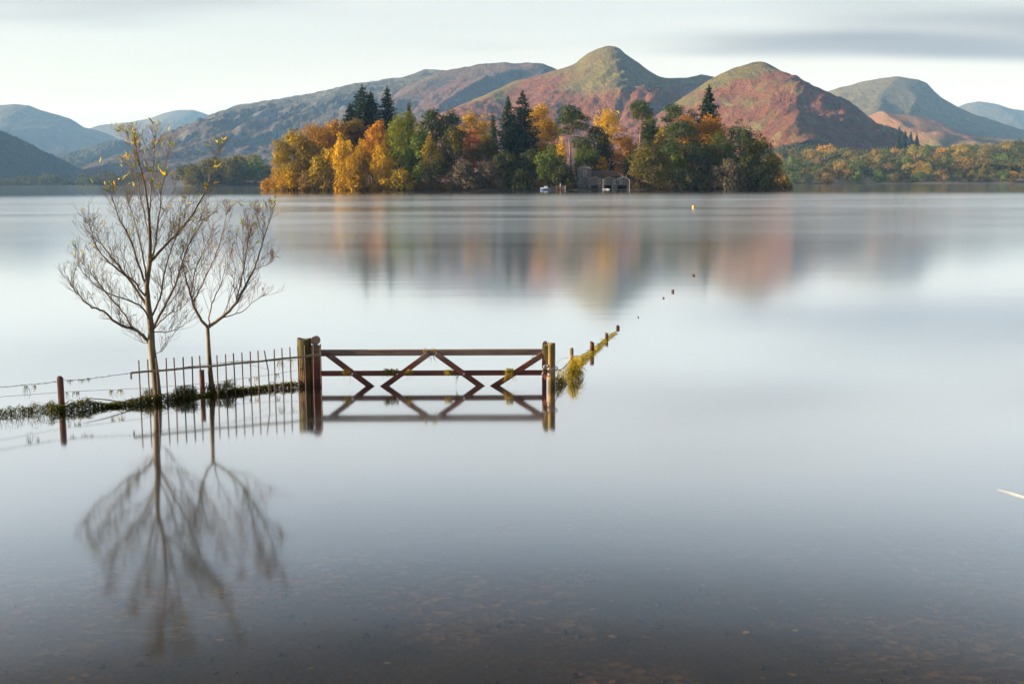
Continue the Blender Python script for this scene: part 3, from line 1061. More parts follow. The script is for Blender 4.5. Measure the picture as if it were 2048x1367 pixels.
def proto(pal, variant):
    key = (pal, variant)
    if key in PROTO:
        return PROTO[key]
    rs = np.random.RandomState(900 + variant * 7 + len(pal))
    cen, rad = [], []
    for i in range(15):
        d = unit(rs.normal(size=3))
        f = 0.55 + 0.25 * rs.rand()
        cen.append(np.array([d[0] * 0.5 * f, d[1] * 0.5 * f, 0.56 + d[2] * 0.42 * f]))
        r = 0.15 + 0.10 * rs.rand()
        rad.append(np.array([r, r, r * 0.85]))
    P, Nn, T = blob_leaves(rs, cen, rad, 0.056, 0.8)
    V, Fc = quads(rs, P, Nn, np.full(len(P), 0.066))
    n0 = len(V)
    V = np.concatenate([V, [[-.02, -.02, 0], [.02, -.02, 0], [.02, .02, 0], [-.02, .02, 0], [-.008, -.008, .6], [.008, -.008, .6], [.008, .008, .6], [-.008, .008, .6]]])
    Fc = np.concatenate([Fc, n0 + np.array([[0, 1, 5, 4], [1, 2, 6, 5], [2, 3, 7, 6], [3, 0, 4, 7]])])
    T = np.concatenate([T, [0, 0, 0, 0]])
    o = mesh_np('tmp', V, Fc, M_LEAF[pal], tint=T)
    me = o.data
    bpy.data.objects.remove(o)
    PROTO[key] = me
    return me


PALN = {'pine': 'deep green', 'moss': 'mossy green', 'olive': 'olive', 'rust': 'rust-brown', 'amber': 'amber', 'green': 'green', 'brown': 'brown', 'dark': 'dark green', 'lime': 'yellow-green', 'orange': 'orange'}


def shore_wood(n_rows, y0, dy, px0, px1, zf, size, pals, where, group, rnd, sector=lambda p_: ''):
    for r in range(n_rows):
        y = y0 + r * dy
        px = px0 + rnd.random() * 8
        while px < px1:
            s = size * (0.75 + 0.5 * rnd.random()) * (1 if r else 0.7)
            yy = y + (rnd.random() - 0.5) * dy * 0.8
            p = at(px, 370, yy)
            z = float(zf(np.array([p.x]), np.array([yy]))[0])
            if z > -0.4:
                pal = rnd.choices(*pals)[0]
                o = bpy.data.objects.new('woodland_tree', proto(pal, rnd.randrange(3)))
                link(o, None, (p.x, yy, z - s * (0.16 if r else 0.22)))
                o.scale = (s * (0.9 + 0.3 * rnd.random()), s, s * (0.85 + 0.35 * rnd.random()))
                o.rotation_euler = (0, 0, rnd.random() * 6.28)
                size_w = 'tall' if s > size * 1.08 else ('small' if s < size * 0.86 else 'middling')
                place = sector(px)
                row = 'at the water, ' if r == 0 else ('low in ' if r < 3 else ('halfway up ' if r < n_rows - 2 else 'on skyline of '))
                tag(o, f'{size_w} {PALN[pal]} tree {row}{where}{place}', 'tree', group)
            px += s * (0.58 + 0.28 * rnd.random()) * F / yy
    return


rnd = random.Random(4)


def right_sector(p_):
    for lim, nm_ in ((1630, ' by island tip'), (1700, ' under red slope'), (1780, ' under shaded flank'), (1850, ' under dark conifers'), (1910, ' under sunlit shoulder'), (1970, ' under green fields'), (9999, ' near picture edge')):
        if p_ < lim:
            return nm_


shore_wood(10, 1289, 45, 1555, 2075, shore_zf, 22.0,
           (['olive', 'rust', 'amber', 'green', 'brown', 'dark', 'moss'], [2.0, 0.6, 0.3, 2.6, 2.6, 3, 7]),
           'far shore wood', 'trees of the wood on the far right shore', rnd, right_sector)
shore_wood(6, 1241, 20, 346, 524, isl2_z, 29.0,
           (['rust', 'moss', 'brown', 'dark', 'green'], [0.5, 4, 0.8, 6, 1]), 'small far island', 'trees of the small far island', rnd, lambda p_: ', ' + ('left end' if p_ < 400 else ('middle' if p_ < 465 else 'right end')))

alike = {}
for o in COL.objects:
    if o.name.startswith('woodland_tree'):
        alike.setdefault(o['label'], []).append(o)
NUM = ['', '', 'two', 'three', 'four', 'five', 'six', 'seven', 'eight']
ORD = ['', 'second', 'third', 'fourth', 'fifth', 'sixth', 'seventh']
for lab, os_ in alike.items():
    n_ = len(os_)
    if n_ < 2:
        continue
    os_.sort(key=lambda q_: q_.location.x / q_.location.y)
    for i_, q_ in enumerate(os_):
        w_ = 'leftmost' if i_ == 0 else ('rightmost' if i_ == n_ - 1 else ('middle' if n_ == 3 else ORD[min(i_, 6)]))
        q_['label'] = f'{lab}, {w_} of {NUM[min(n_, 8)]}'

# dark conifers standing where the red slope meets the fields
for i, (px, tp_, w) in enumerate([(1799, 253, 19), (1811, 261, 18), (1822, 263, 18), (1834, 268, 20)]):
    grow('conifer', px, tp_, w, 1830 + i * 6, 'spruce', ['tallest dark conifer at the foot of the shaded red slope', 'second dark conifer from the slope, beside the tallest', 'third dark conifer in the row at the slope foot', 'last and lowest dark conifer of the row at the slope foot'][i],
         'tree', lambda X, Y: X * 0 + 33.0, 700 + i, cbot=0.05, leaf=1.1, group='dark conifers at the slope foot')


def far_mass(name, label, px0, px1, y, top_fn, base_z, n, leaf, pal, seed, depth=120):
    """a far belt of trees that reads as one mass"""
    rs = np.random.RandomState(seed)
    cen, rad = [], []
    for i in range(n):
        px = px0 + (px1 - px0) * rs.rand()
        yy = y + depth * (rs.rand() - 0.3)
        top = at(px, top_fn(px), yy).z
        r = 7 + 6 * rs.rand()
        zc = base_z + (top - base_z) * rs.rand() ** 0.6 - r * 0.7
        cen.append(np.array([at(px, 360, yy).x, yy, max(zc, base_z + r * 0.2)]))
        rad.append(np.array([r, r, r * 0.85]))
    P, Nn, T = blob_leaves(rs, cen, rad, leaf, 0.7)
    k = P[:, 2] > 0.2
    P, Nn, T = P[k], Nn[k], T[k]
    V, Fc = quads(rs, P, Nn, np.full(len(P), leaf * 1.1))
    o = mesh_np(name, V, Fc, M_LEAF[pal], tint=T)
    return tag(o, label, 'trees', kind='stuff')


far_mass('far_wood', 'low belt of hazy trees along the left far shore', -60, 285, 2450, lambda p: 350 + 4 * math.sin(p * 0.05), 0.0, 120, 2.6, 'dark', 31)
far_mass('far_wood', 'darker knot of hazy trees on the left far shore beside the small island', 165, 285, 2380, lambda p: 346 + 3 * math.sin(p * 0.11), 0.0, 90, 2.6, 'dark', 32)
far_mass('far_wood', 'belt of hazy trees between the small island and the wooded island', 470, 640, 2500, lambda p: 338 + 6 * math.sin(p * 0.06), 0.0, 130, 2.8, 'dark', 33)
far_mass('far_wood', 'blue-shaded trees at the foot of the red fell beyond the island tip', 1520, 1690, 1800, lambda p: 296 - 10 * math.sin((p - 1520) * 0.018), 6.0, 170, 2.2, 'dark', 34)


def undergrowth():
    rs = np.random.RandomState(77)
    cen, rad = [], []
    for i in range(420):
        px = 545 + 1015 * rs.rand()
        if 1150 < px < 1262:
            continue
        y = 415 + 12 * rs.rand()
        x = at(px, 375, y).x
        r = 0.8 + 1.1 * rs.rand()
        z = float(isl_z(np.array([x]), np.array([y]))[0])
        cen.append(np.array([x, y, max(z, 0) + r * 0.6]))
        rad.append(np.array([r * 1.3, r * 1.2, r]))
    P, Nn, T = blob_leaves(rs, cen, rad, 0.42, 0.6, -0.9)
    k = P[:, 2] > 0.05
    V, Fc = quads(rs, P[k], Nn[k], np.full(k.sum(), 0.46))
    o = mesh_np('undergrowth', V, Fc, M_LEAF['brown'], tint=T[k] * 0.8)
    tag(o, 'low brown undergrowth along the island bank', 'undergrowth', kind='stuff')


undergrowth()

# ------------------------------------------------------------------ boathouse, jetty and boats on the island
M_stone = mat_plain('slate_stone', (0.040, 0.040, 0.043), (0.110, 0.107, 0.104), 1.6, 0.95, 0.06, detail=8.0)
M_slate = mat_plain('brown_roof', (0.045, 0.030, 0.020), (0.080, 0.052, 0.034), 0.8, 0.9, 0.03, (1, 1, 3))
M_darkslate = mat_plain('slate_roof', (0.034, 0.033, 0.032), (0.060, 0.056, 0.052), 1.2, 0.9, 0.03)
M_trim = mat_plain('pale_trim', (0.22, 0.21, 0.20), (0.32, 0.31, 0.29), 2.0, 0.7)
M_glass = mat_plain('window_glass', (0.02, 0.022, 0.026), (0.035, 0.038, 0.042), 1.0, 0.12, spec=0.6)
M_bayshade = mat_plain('bay_shade_panel', (0.010, 0.010, 0.010), (0.018, 0.016, 0.014), 1.0, 0.95)
M_wood = mat_plain('weathered_wood', (0.11, 0.085, 0.062), (0.20, 0.155, 0.115), 3.0, 0.9, 0.02, (1, 1, 0.2))
M_redwood = mat_plain('reddish_wood', (0.14, 0.050, 0.038), (0.23, 0.105, 0.085), 3.0, 0.85, 0.02, (1, 1, 0.25))
M_white = mat_plain('white_paint', (0.70, 0.70, 0.68), (0.80, 0.79, 0.77), 2.0, 0.5)
M_blue = mat_plain('blue_paint', (0.03, 0.075, 0.20), (0.045, 0.11, 0.28), 2.0, 0.4)
M_yellow = mat_plain('yellow_paint', (0.42, 0.21, 0.015), (0.55, 0.30, 0.02), 5.0, 0.5)

BY = 414.0
bh = thing('boathouse', at(1210, 381.5, BY), 'grey stone boathouse with a square tower and three gables at the island bank', 'boathouse')


def bp(px, py, dy=0.0):
    """a point on the boathouse front, pixels of the photograph, dy metres further back"""
    p = at(px, py, BY)
    return Vector((p.x, p.y + dy, p.z))


def window(px0, px1, py0, py1, dy, parent, bars=1):
    a, b = bp(px0, py1, dy), bp(px1, py0, dy)
    w = MB()
    t_ = 0.10
    w.box(((a.x + b.x) / 2, a.y - 0.05, a.z), (b.x - a.x + 0.2, 0.14, t_))
    w.box(((a.x + b.x) / 2, a.y - 0.05, b.z), (b.x - a.x + 0.2, 0.14, t_))
    for x in (a.x, b.x):
        w.box((x, a.y - 0.05, (a.z + b.z) / 2), (t_, 0.12, b.z - a.z))
    for i in range(bars):
        w.box((a.x + (b.x - a.x) * (i + 1) / (bars + 1), a.y - 0.03, (a.z + b.z) / 2), (0.06, 0.08, b.z - a.z))
    for i in (1, 2):
        w.box(((a.x + b.x) / 2, a.y - 0.035, a.z + (b.z - a.z) * i / 3), (b.x - a.x, 0.06, 0.05))
    f = w.build('window', M_trim, parent)
    MB().box(((a.x + b.x) / 2, a.y + 0.01, (a.z + b.z) / 2), (b.x - a.x, 0.06, b.z - a.z)).build('pane', M_glass, f)


# tower
a, b = bp(1155.5, 382, 1.5), bp(1183.6, 337, 1.5)
tw = b.x - a.x
MB().box(((a.x + b.x) / 2, a.y + tw / 2, (b.z - 0.5) / 2), (tw, tw, b.z + 0.5)).build('tower_wall', M_stone, bh)
ap = Vector(((a.x + b.x) / 2, a.y + tw / 2, bp(1169, 328.5).z))
r = MB()
e = 0.35
cs = [Vector((a.x - e, a.y - e, b.z)), Vector((b.x + e, a.y - e, b.z)), Vector((b.x + e, a.y + tw + e, b.z)), Vector((a.x - e, a.y + tw + e, b.z))]
for i in range(4):
    r.poly([cs[i], cs[(i + 1) % 4], ap])
r.poly(cs[::-1])
tr_ = r.build('tower_roof', M_darkslate, bh)
MB().tube([ap - Vector((0, 0, 0.1)), ap + Vector((0, 0, 0.55))], [0.12, 0.03], 6).build('finial', M_stone, tr_)
cq = bp(1181, 333, 1.5 + tw * 0.6)
MB().box((cq.x, cq.y, cq.z - 0.3), (0.6, 0.6, 2.0)).build('chimney', M_stone, bh)
window(1168, 1174, 340.5, 352.5, 1.5, bh)
# main range behind the gables
a, b = bp(1184.2, 382, 4.0), bp(1246, 353, 4.0)
MB().box(((a.x + b.x) / 2, a.y + 3.5, (b.z - 0.5) / 2), (b.x - a.x, 7.0, b.z + 0.5)).build('wall', M_stone, bh)
rz = bp(1200, 341, 7.5).z
e = 0.4
x0, x1, y0, y1 = a.x, b.x + e, a.y - e, a.y + 7.0 + e
xa, xb, ym = bp(1186, 341, 7.5).x, bp(1233, 341, 7.5).x, a.y + 3.5
r = MB()
P = [Vector((x0, y0, b.z)), Vector((x1, y0, b.z)), Vector((x1, y1, b.z)), Vector((x0, y1, b.z)), Vector((xa, ym, rz)), Vector((xb, ym, rz))]
r.poly([P[0], P[1], P[5], P[4]]).poly([P[1], P[2], P[5]]).poly([P[2], P[3], P[4], P[5]]).poly([P[3], P[0], P[4]]).poly([P[3], P[2], P[1], P[0]])
r.build('roof', M_slate, bh)
# three boat bays with gables
for k, (g0, g1, gp, wins, bay) in enumerate([(1175.5, 1205.5, 1191.5, [(1196.5, 1201)], (1181, 1196.5)), (1206, 1233, 1218.5, [(1207.5, 1211.5), (1227, 1230.5)], (1209, 1223)), (1233.5, 1258.5, 1247, [(1240.5, 1244.5)], (1234.8, 1253.5))]):
    ez = bp(g0, 359.5).z
    pz = bp(gp, 353.8).z
    fl = bp(g0, 370.5).z
    g = MB()
    dpt = 4.2
    for (w0, w1) in ((g0, bay[0]), (bay[1], g1)):
        q0, q1 = bp(w0, 382), bp(w1, 382)
        g.box(((q0.x + q1.x) / 2, BY + 0.3, (fl - 0.5) / 2), (q1.x - q0.x, 0.6, fl + 0.5))
    A, B_, C_ = bp(g0, 359.5), bp(g1, 359.5), bp(gp, 353.8)
    g.prism([(A.x, BY, fl), (B_.x, BY, fl), (B_.x, BY, ez), (C_.x, BY, pz), (A.x, BY, ez)], (0, 0.6, 0))
    g.box((A.x + 0.25, BY + 0.62 + dpt / 2, ez / 2), (0.4, dpt, ez))
    g.box((B_.x - 0.25, BY + 0.62 + dpt / 2, ez / 2), (0.4, dpt, ez))
    g.build('gable_wall', M_stone, bh)
    rr = MB()
    for s0, s1 in ((A, C_), (C_, B_)):
        z0_, z1_ = (ez, pz) if s0 is A else (pz, ez)
        ov = 0.35
        d0 = Vector((s0.x - (ov if s0 is A else 0), BY - 0.3, z0_ + 0.06 - (ov * 0.35 if s0 is A else 0)))
        d1 = Vector((s1.x + (ov if s1 is B_ else 0), BY - 0.3, z1_ + 0.06 - (ov * 0.35 if s1 is B_ else 0)))
        rr.prism([d0, d1, d1 + Vector((0, 0, 0.16)), d0 + Vector((0, 0, 0.16))], (0, dpt + 1.2, 0))
    gr = rr.build('gable_roof', M_darkslate, bh)
    bb = MB()
    for s0, z0_, s1, z1_ in ((A, ez, C_, pz), (C_, pz, B_, ez)):
        bb.beam((s0.x, BY - 0.36, z0_ + 0.05), (s1.x, BY - 0.36, z1_ + 0.05), 0.22, 0.08)
    bb.build('bargeboard', M_trim if k == 2 else M_wood, gr)
    v0, v1 = bp(bay[0], 382), bp(bay[1], 371)
    MB().box(((v0.x + v1.x) / 2, BY + 3.0, v1.z / 2), (v1.x - v0.x + 0.8, 0.3, v1.z + 0.4)).build('bay_shade_panel', M_bayshade, bh)  # near-black panel, shade inside the bay put into its colour
    for w0, w1 in wins:
        window(w0, w1, 359.5, 367.5, -0.02, bh)


def mooring_post(px, top, y, rpx, label, mat=None, zb=-1.2):
    p = at(px, top, y)
    o = MB().tube([(p.x, y, zb), (p.x, y, p.z - 0.05), (p.x, y, p.z)], [rpx * y / F, rpx * y / F, rpx * y / F * 0.75], 8)
    return tag(o.build('mooring_post', mat or M_wood, origin=(p.x, y, 0)), label, 'post', 'mooring posts by the boathouse')


mooring_post(1206.7, 358, 411.5, 0.9, 'slim mooring post in front of the first boathouse gable')
mooring_post(1259.5, 359, 411.5, 0.9, 'slim mooring post at the right corner of the boathouse')
mooring_post(1120.5, 366, 412.0, 0.7, 'tall white mooring post rising above the jetty', M_white)


def small_boat(px, y, length, hull_mat, label, cabin=False, rot=0.0, hh=0.55):
    o = at(px, 381, y)
    th = thing('cabin_boat' if cabin else 'dinghy', (o.x, y, 0), label, 'boat')
    n = 10
    m = MB()
    rings = []
    for i in range(n + 1):
        f = i / n
        wd = length * 0.18 * (math.sin(min(f * 1.5 + 0.35, math.pi / 2)) if f < 0.6 else math.cos((f - 0.6) / 0.4 * 1.45))
        wd = max(wd, 0.02)
        sheer = hh * (1 + 0.25 * f * f)
        xx = (f - 0.5) * length
        rings.append([(xx, -wd, sheer), (xx, -wd * 0.75, 0.05), (xx, 0, -0.12), (xx, wd * 0.75, 0.05), (xx, wd, sheer), (xx, wd * 0.85, sheer - 0.05), (xx, 0, 0.12), (xx, -wd * 0.85, sheer - 0.05)])
    b0 = len(m.v)
    cr, sr = math.cos(rot), math.sin(rot)
    for rg in rings:
        for (x, yy, z) in rg:
            m.v.append(Vector((o.x + x * cr - yy * sr, y + x * sr + yy * cr, z)))
    for i in range(n):
        for k in range(8):
            m.f.append([b0 + i * 8 + k, b0 + i * 8 + (k + 1) % 8, b0 + (i + 1) * 8 + (k + 1) % 8, b0 + (i + 1) * 8 + k])
    m.f.append([b0 + k for k in range(8)][::-1])
    m.f.append([b0 + n * 8 + k for k in range(8)])
    m.build('hull', hull_mat, th, smooth=False)
    g = MB()
    for s in (0, 4):
        g.tube([m.v[b0 + i * 8 + s] + Vector((0, 0, 0.02)) for i in range(n + 1)], 0.05, 5)
    g.build('gunwale', M_white, th)
    if cabin:
        def L(x, yy, z):
            return Vector((o.x + x * cr - yy * sr, y + x * sr + yy * cr, z))
        c = MB()
        c.prism([L(-0.9, -0.5, hh), L(0.7, -0.5, hh), L(0.35, -0.45, hh + 0.75), L(-0.8, -0.45, hh + 0.75)], L(0, 1.0, 0) - L(0, 0, 0))
        cb = c.build('cabin', M_white, th)
        for xw in (-0.55, 0.0):
            MB().box(L(xw + 0.05, -0.49, hh + 0.45), (0.42, 0.06, 0.32)).build('cabin_window', M_glass, cb)
        ro = MB().prism([L(-1.0, -0.6, hh + 0.77), L(0.5, -0.6, hh + 0.77), L(0.45, -0.55, hh + 0.86), L(-0.95, -0.55, hh + 0.86)], L(0, 1.2, 0) - L(0, 0, 0))
        ro.build('cabin_roof', M_white, th)
    else:
        s = MB()
        for f in (-0.2, 0.15):
            s.box((o.x + f * length * cr, y + f * length * sr, hh * 0.72), (0.22, length * 0.27, 0.05))
        s.build('thwart', M_wood, th)
    return th


small_boat(1090.5, 409.0, 3.6, M_blue, 'small blue motor boat with a white cabin moored at the jetty', True, math.pi)
small_boat(1210, 410.0, 1.5, M_white, 'left one of the two white dinghies under the middle gable', False, 0.3, 0.35)
small_boat(1215.5, 410.6, 1.3, M_white, 'smaller right one of the two white dinghies under the middle gable', False, -0.2, 0.32)

# jetty: a palisade of upright boards with a deck behind
j0, j1 = at(1064, 381, 411.6), at(1131, 381, 411.6)
jt = thing('jetty', (j0.x, 411.6, 0), 'low wooden jetty fenced with upright boards beside the blue boat', 'jetty')
MB().box(((j0.x + j1.x) / 2, 412.7, 0.75), (j1.x - j0.x, 1.8, 0.14)).build('deck', M_wood, jt)
rj = random.Random(5)
M_redpaint = mat_plain('red_board', (0.26, 0.06, 0.045), (0.34, 0.09, 0.07), 2.0, 0.8)
for i in range(22):
    px = 1100.5 + i * 1.42
    p = at(px, 381, 411.6)
    hgt = 1.25 + 0.12 * rj.random() + (0.25 if i > 8 else 0)
    mt = M_yellow if i in (9,) else (M_redpaint if i in (12, 13, 17, 18) else (M_white if i == 21 else M_wood))
    MB().box((p.x, 411.6, hgt / 2 - 0.2), (0.17, 0.06, hgt + 0.4)).build('board', mt, jt)
for i in range(8):
    px = 1064 + i * 9.4
    p = at(px, 381, 413.4)
    MB().tube([(p.x, 413.4, -1.0), (p.x, 413.4, 1.9)], 0.09, 6).build('pile', M_wood, jt)
MB().box(((j0.x + j1.x) / 2, 413.45, 1.7), (j1.x - j0.x, 0.05, 0.08)).build('handrail', M_wood, jt)

# ------------------------------------------------------------------ gate, posts and fences in the flood water
M_gate = None


def mat_gate():
    """red-brown stained timber, greyed and bleached on its upper rail"""
    t = NT('gate_timber')
    oc = t.objco()
    z = t.sep(oc)[2]
    g = t.noise(t.scale(oc, (0.6, 6, 6)), 5.0, 6.0, 0.65, 0.3)
    g2 = t.noise(oc, 2.2, 4.0, 0.6)
    red = t.mix(t.rng(g, 0.3, 0.7), (0.072, 0.024, 0.019), (0.125, 0.047, 0.036))
    grey = t.mix(t.rng(g, 0.3, 0.7), (0.080, 0.056, 0.048), (0.165, 0.122, 0.102))
    f = t.rng(t.math('ADD', z, t.math('MULTIPLY', t.math('SUBTRACT', g2, 0.5), 0.25)), 0.28, 0.46)
    c = t.mix(f, red, grey)
    wet = t.rng(z, 0.05, 0.14, 1.0, 0.0)
    c = t.mix(t.math('MULTIPLY', wet, 0.55), c, (0.03, 0.012, 0.010))
    t.principled(c, 0.75, t.bump(g, 0.5, 0.006), spec=0.3)
    return t.m


M_gate = mat_gate()


def mat_post(name, a, b, moss, mz0, mz1, side=0.0):
    t = NT(name)
    oc = t.objco()
    z = t.sep(oc)[2]
    g = t.noise(t.scale(oc, (9, 9, 0.8)), 4.0, 6.0, 0.65)
    c = t.mix(t.rng(g, 0.3, 0.7), a, b)
    n = t.noise(oc, 7.0, 5.0, 0.65)
    f = t.math('MULTIPLY', t.rng(t.math('ADD', z, t.math('MULTIPLY', t.math('SUBTRACT', n, 0.5), 0.5)), mz0, mz1), t.rng(n, 0.30, 0.55))
    c = t.mix(f, c, moss)
    wet = t.rng(t.math('ADD', z, t.math('MULTIPLY', n, 0.05)), 0.08, 0.17, 1.0, 0.0)
    c = t.mix(t.math('MULTIPLY', wet, 0.65), c, (0.022, 0.014, 0.010))
    t.principled(c, 0.88, t.bump(t.math('ADD', g, n), 0.7, 0.012), spec=0.2)
    return t.m


M_mosspost = mat_post('mossy_post', (0.060, 0.042, 0.025), (0.120, 0.082, 0.043), (0.046, 0.047, 0.016), 0.20, 0.42)
M_goldpost = mat_post('weathered_post', (0.14, 0.088, 0.038), (0.26, 0.17, 0.070), (0.13, 0.105, 0.035), 0.30, 0.60)
M_redpost = mat_post('red_stained_post', (0.070, 0.030, 0.024), (0.125, 0.060, 0.047), (0.12, 0.09, 0.06), 0.40, 0.60)
M_greypost = mat_post('grey_post', (0.145, 0.095, 0.070), (0.26, 0.185, 0.14), (0.11, 0.10, 0.05), 0.0, 0.3)
M_iron = mat_plain('rusty_iron', (0.045, 0.020, 0.017), (0.085, 0.036, 0.030), 14.0, 0.7, 0.002, spec=0.4)
M_rail = mat_plain('weathered_rail', (0.105, 0.095, 0.060), (0.19, 0.175, 0.115), 14.0, 0.75, 0.002, spec=0.35)
M_wire = mat_plain('wire', (0.05, 0.045, 0.040), (0.10, 0.085, 0.07), 20.0, 0.6, metal=0.3)
M_steel = mat_plain('galvanised', (0.42, 0.42, 0.42), (0.60, 0.60, 0.60), 20.0, 0.38, metal=0.7)
M_chain = mat_plain('chain_steel', (0.20, 0.18, 0.16), (0.34, 0.31, 0.28), 30.0, 0.45, metal=0.6)


def round_post(m, c, r, z0, z1, n=20, rag=0.012, seed=0, sq=0.0):
    rs = np.random.RandomState(seed)
    ph = rs.rand(4) * 6.28
    b = len(m.v)
    zs = list(np.linspace(z0, z1 - r * 0.12, 9)) + [z1 - r * 0.04, z1]
    for i, z in enumerate(zs):
        k = 1.0 if i < len(zs) - 2 else (0.96 if i == len(zs) - 2 else 0.86)
        for j in range(n):
            an = 2 * math.pi * j / n
            q = 1.0 / max(abs(math.cos(an)), abs(math.sin(an))) ** sq if sq else 1.0
            rr = r * k * q * (1 + rag * 2 * math.sin(3 * an + ph[0] + z) + rag * math.sin(7 * an + ph[1] - z * 2) + rag * 0.8 * rs.normal())
            zz = z + (0.010 * math.sin(2 * an + ph[2]) + 0.006 * rs.normal() if i >= len(zs) - 3 else 0)
            m.v.append(Vector((c[0] + rr * math.cos(an), c[1] + rr * math.sin(an), zz)))
    for i in range(len(zs) - 1):
        for j in range(n):
            j2 = (j + 1) % n
            m.f.append([b + i * n + j, b + i * n + j2, b + (i + 1) * n + j2, b + (i + 1) * n + j])
    m.f.append([b + (len(zs) - 1) * n + j for j in range(n)])
    m.f.append([b + j for j in range(n)][::-1])
    return m


def bed(x, y):
    return float(bed_z(np.array([x]), np.array([y]))[0])


# hanging post of the gate (left) and shutting post (right)
GL = water_at(611, 771)
GY = GL.y
rp = 14.2 * GY / F
zt = at(611, 677.5, GY).z
o = round_post(MB(), GL, rp, bed(GL.x, GY) - 0.2, zt, seed=3).build('gate_post', M_mosspost, origin=(GL.x, GY, 0), smooth=False)
tag(o, 'thick round mossy gate post at the left end of the wooden gate', 'gate post', 'gate posts')

gate_o = at(642, 768, GY - 0.02)
gate = thing('field_gate', (gate_o.x, GY - 0.02, 0), 'red-brown wooden field gate with crossed braces half sunk in the lake', 'gate')
GYF = GY - 0.02


def gp(px, py):
    return at(px, py, GYF)


# heel stile with its rounded head
hx = gp(632, 720)
sw = 19 * GYF / F
m = MB()
m.box((hx.x, GYF, (gp(632, 690).z - 0.6) / 2), (sw, 0.085, gp(632, 690).z + 0.6), None, 0.008)
m.build('heel_stile', M_gate, gate)
m = MB()
hc = gp(631, 680.5)
rr = 9.0 * GYF / F
m.prism([(hc.x + rr * math.cos(2 * math.pi * k / 24), GYF - 0.045, hc.z + rr * math.sin(2 * math.pi * k / 24)) for k in range(24)], (0, 0.09, 0))
m.build('stile_head', M_gate, gate)
# slamming stile
sx = gp(1088.5, 720)
m = MB()
m.box((sx.x, GYF, (gp(1088, 690).z - 0.6) / 2), (9 * GYF / F, 0.085, gp(1088, 690).z + 0.6), None, 0.006)
m.build('slamming_stile', M_gate, gate)
m = MB()
hc = gp(1090, 687)
rr = 5.2 * GYF / F
m.prism([(hc.x + rr * math.cos(2 * math.pi * k / 20), GYF - 0.045, hc.z + rr * math.sin(2 * math.pi * k / 20)) for k in range(20)], (0, 0.09, 0))
m.build('stile_head', M_gate, gate)
# rails: two above the flood, three below it
x0, x1 = hx.x + sw / 2 - 0.02, sx.x - 0.01
for zc, hh, dd in ((gp(860, 704.4).z, 12.0 * GYF / F, 0.07), (gp(860, 745.6).z, 10.6 * GYF / F, 0.032), (-0.10, 0.075, 0.032), (-0.33, 0.075, 0.032)):
    MB().box(((x0 + x1) / 2, GYF, zc), (x1 - x0, dd, hh), None, 0.006).build('rail', M_gate, gate)
# braces: a W of four planks in front of the rails, running down under the water
for (pa, pb) in (((652, 704), (741, 771)), ((858, 706), (771, 770)), ((872, 706), (962, 771)), ((1084, 709), (990, 770))):
    A, B_ = gp(*pa), gp(*pb)
    d = (B_ - A).normalized()
    end = B_ + d * (abs((B_.z + 0.45) / d.z) if d.z else 0)
    MB().beam(A, end, 11.0 * GYF / F, 0.036, 0.004, up=(0, 0, 1)).build('brace', M_gate, gate)
    for o_ in gate.children[-1:]:
        pass
for c in gate.children:
    if c.name.startswith('brace'):
        c.location.y -= 0.036
# bracket at the top hinge corner
MB().box((gp(652, 706).x, GYF - 0.05, gp(652, 707).z), (0.12, 0.05, 0.05), None, 0.005).build('hinge_band', M_iron, gate)
for bx_ in (706, 795, 928, 1017):
    c = gp(bx_, 746)
    m = MB()
    m.prism([(c.x + 0.013 * math.cos(2 * math.pi * k / 14), GYF - 0.072, c.z + 0.013 * math.sin(2 * math.pi * k / 14)) for k in range(14)], (0, 0.02, 0))
    m.build('bolt', M_steel, gate)

# right: a squared post and a chamfered stop post lashed together with a chain
PR = water_at(1102.8, 773)
zt = at(1103, 686.5, PR.y).z
o = round_post(MB(), PR, 7.6 * PR.y / F, bed(PR.x, PR.y) - 0.2, zt, n=18, seed=9, rag=0.02, sq=0.35).build('gate_post', M_goldpost, origin=(PR.x, PR.y, 0))
tag(o, 'weathered yellowish gate post with a ragged top at the latch end of the gate', 'gate post', 'gate posts')
q = at(1092, 772, PR.y - 0.12)
m = MB()
za, zb_ = at(1092, 689, PR.y - 0.12).z, at(1092, 727, PR.y - 0.12).z
hw = 4.4 * PR.y / F
m.prism([(q.x - hw, PR.y - 0.15, za - 0.01), (q.x + hw, PR.y - 0.15, za), (q.x + hw, PR.y - 0.15, zb_ - 0.01), (q.x + hw * 0.2, PR.y - 0.15, zb_ - 0.005), (q.x - hw * 0.7, PR.y - 0.15, zb_ + 0.06), (q.x - hw, PR.y - 0.15, zb_ + 0.12)], (0, 0.075, 0))
o = m.build('stop_block', M_goldpost, origin=(q.x, PR.y - 0.12, 0))
tag(o, 'golden chamfered timber stop block fixed in front of the latch-end gate post', 'block')
ch = thing('chain', (q.x, PR.y - 0.2, 0.1), 'steel chain looped round the latch end of the gate', 'chain')


def torus_link(m, c, ax, up, R1=0.032, r=0.0075, n=14, k=6, st=1.5):
    ax, up = Vector(ax).normalized(), Vector(up).normalized()
    side = ax.cross(up).normalized()
    b = len(m.v)
    for i in range(n):
        a_ = 2 * math.pi * i / n
        cdir = side * math.cos(a_) + up * math.sin(a_)
        cc = Vector(c) + side * math.cos(a_) * R1 * 0.75 + up * math.sin(a_) * R1 * st * 0.75
        for j in range(k):
            b_ = 2 * math.pi * j / k
            m.v.append(cc + cdir * r * math.cos(b_) + ax * r * math.sin(b_))
    for i in range(n):
        for j in range(k):
            m.f.append([b + i * k + j, b + i * k + (j + 1) % k, b + ((i + 1) % n) * k + (j + 1) % k, b + ((i + 1) % n) * k + j])
    return m


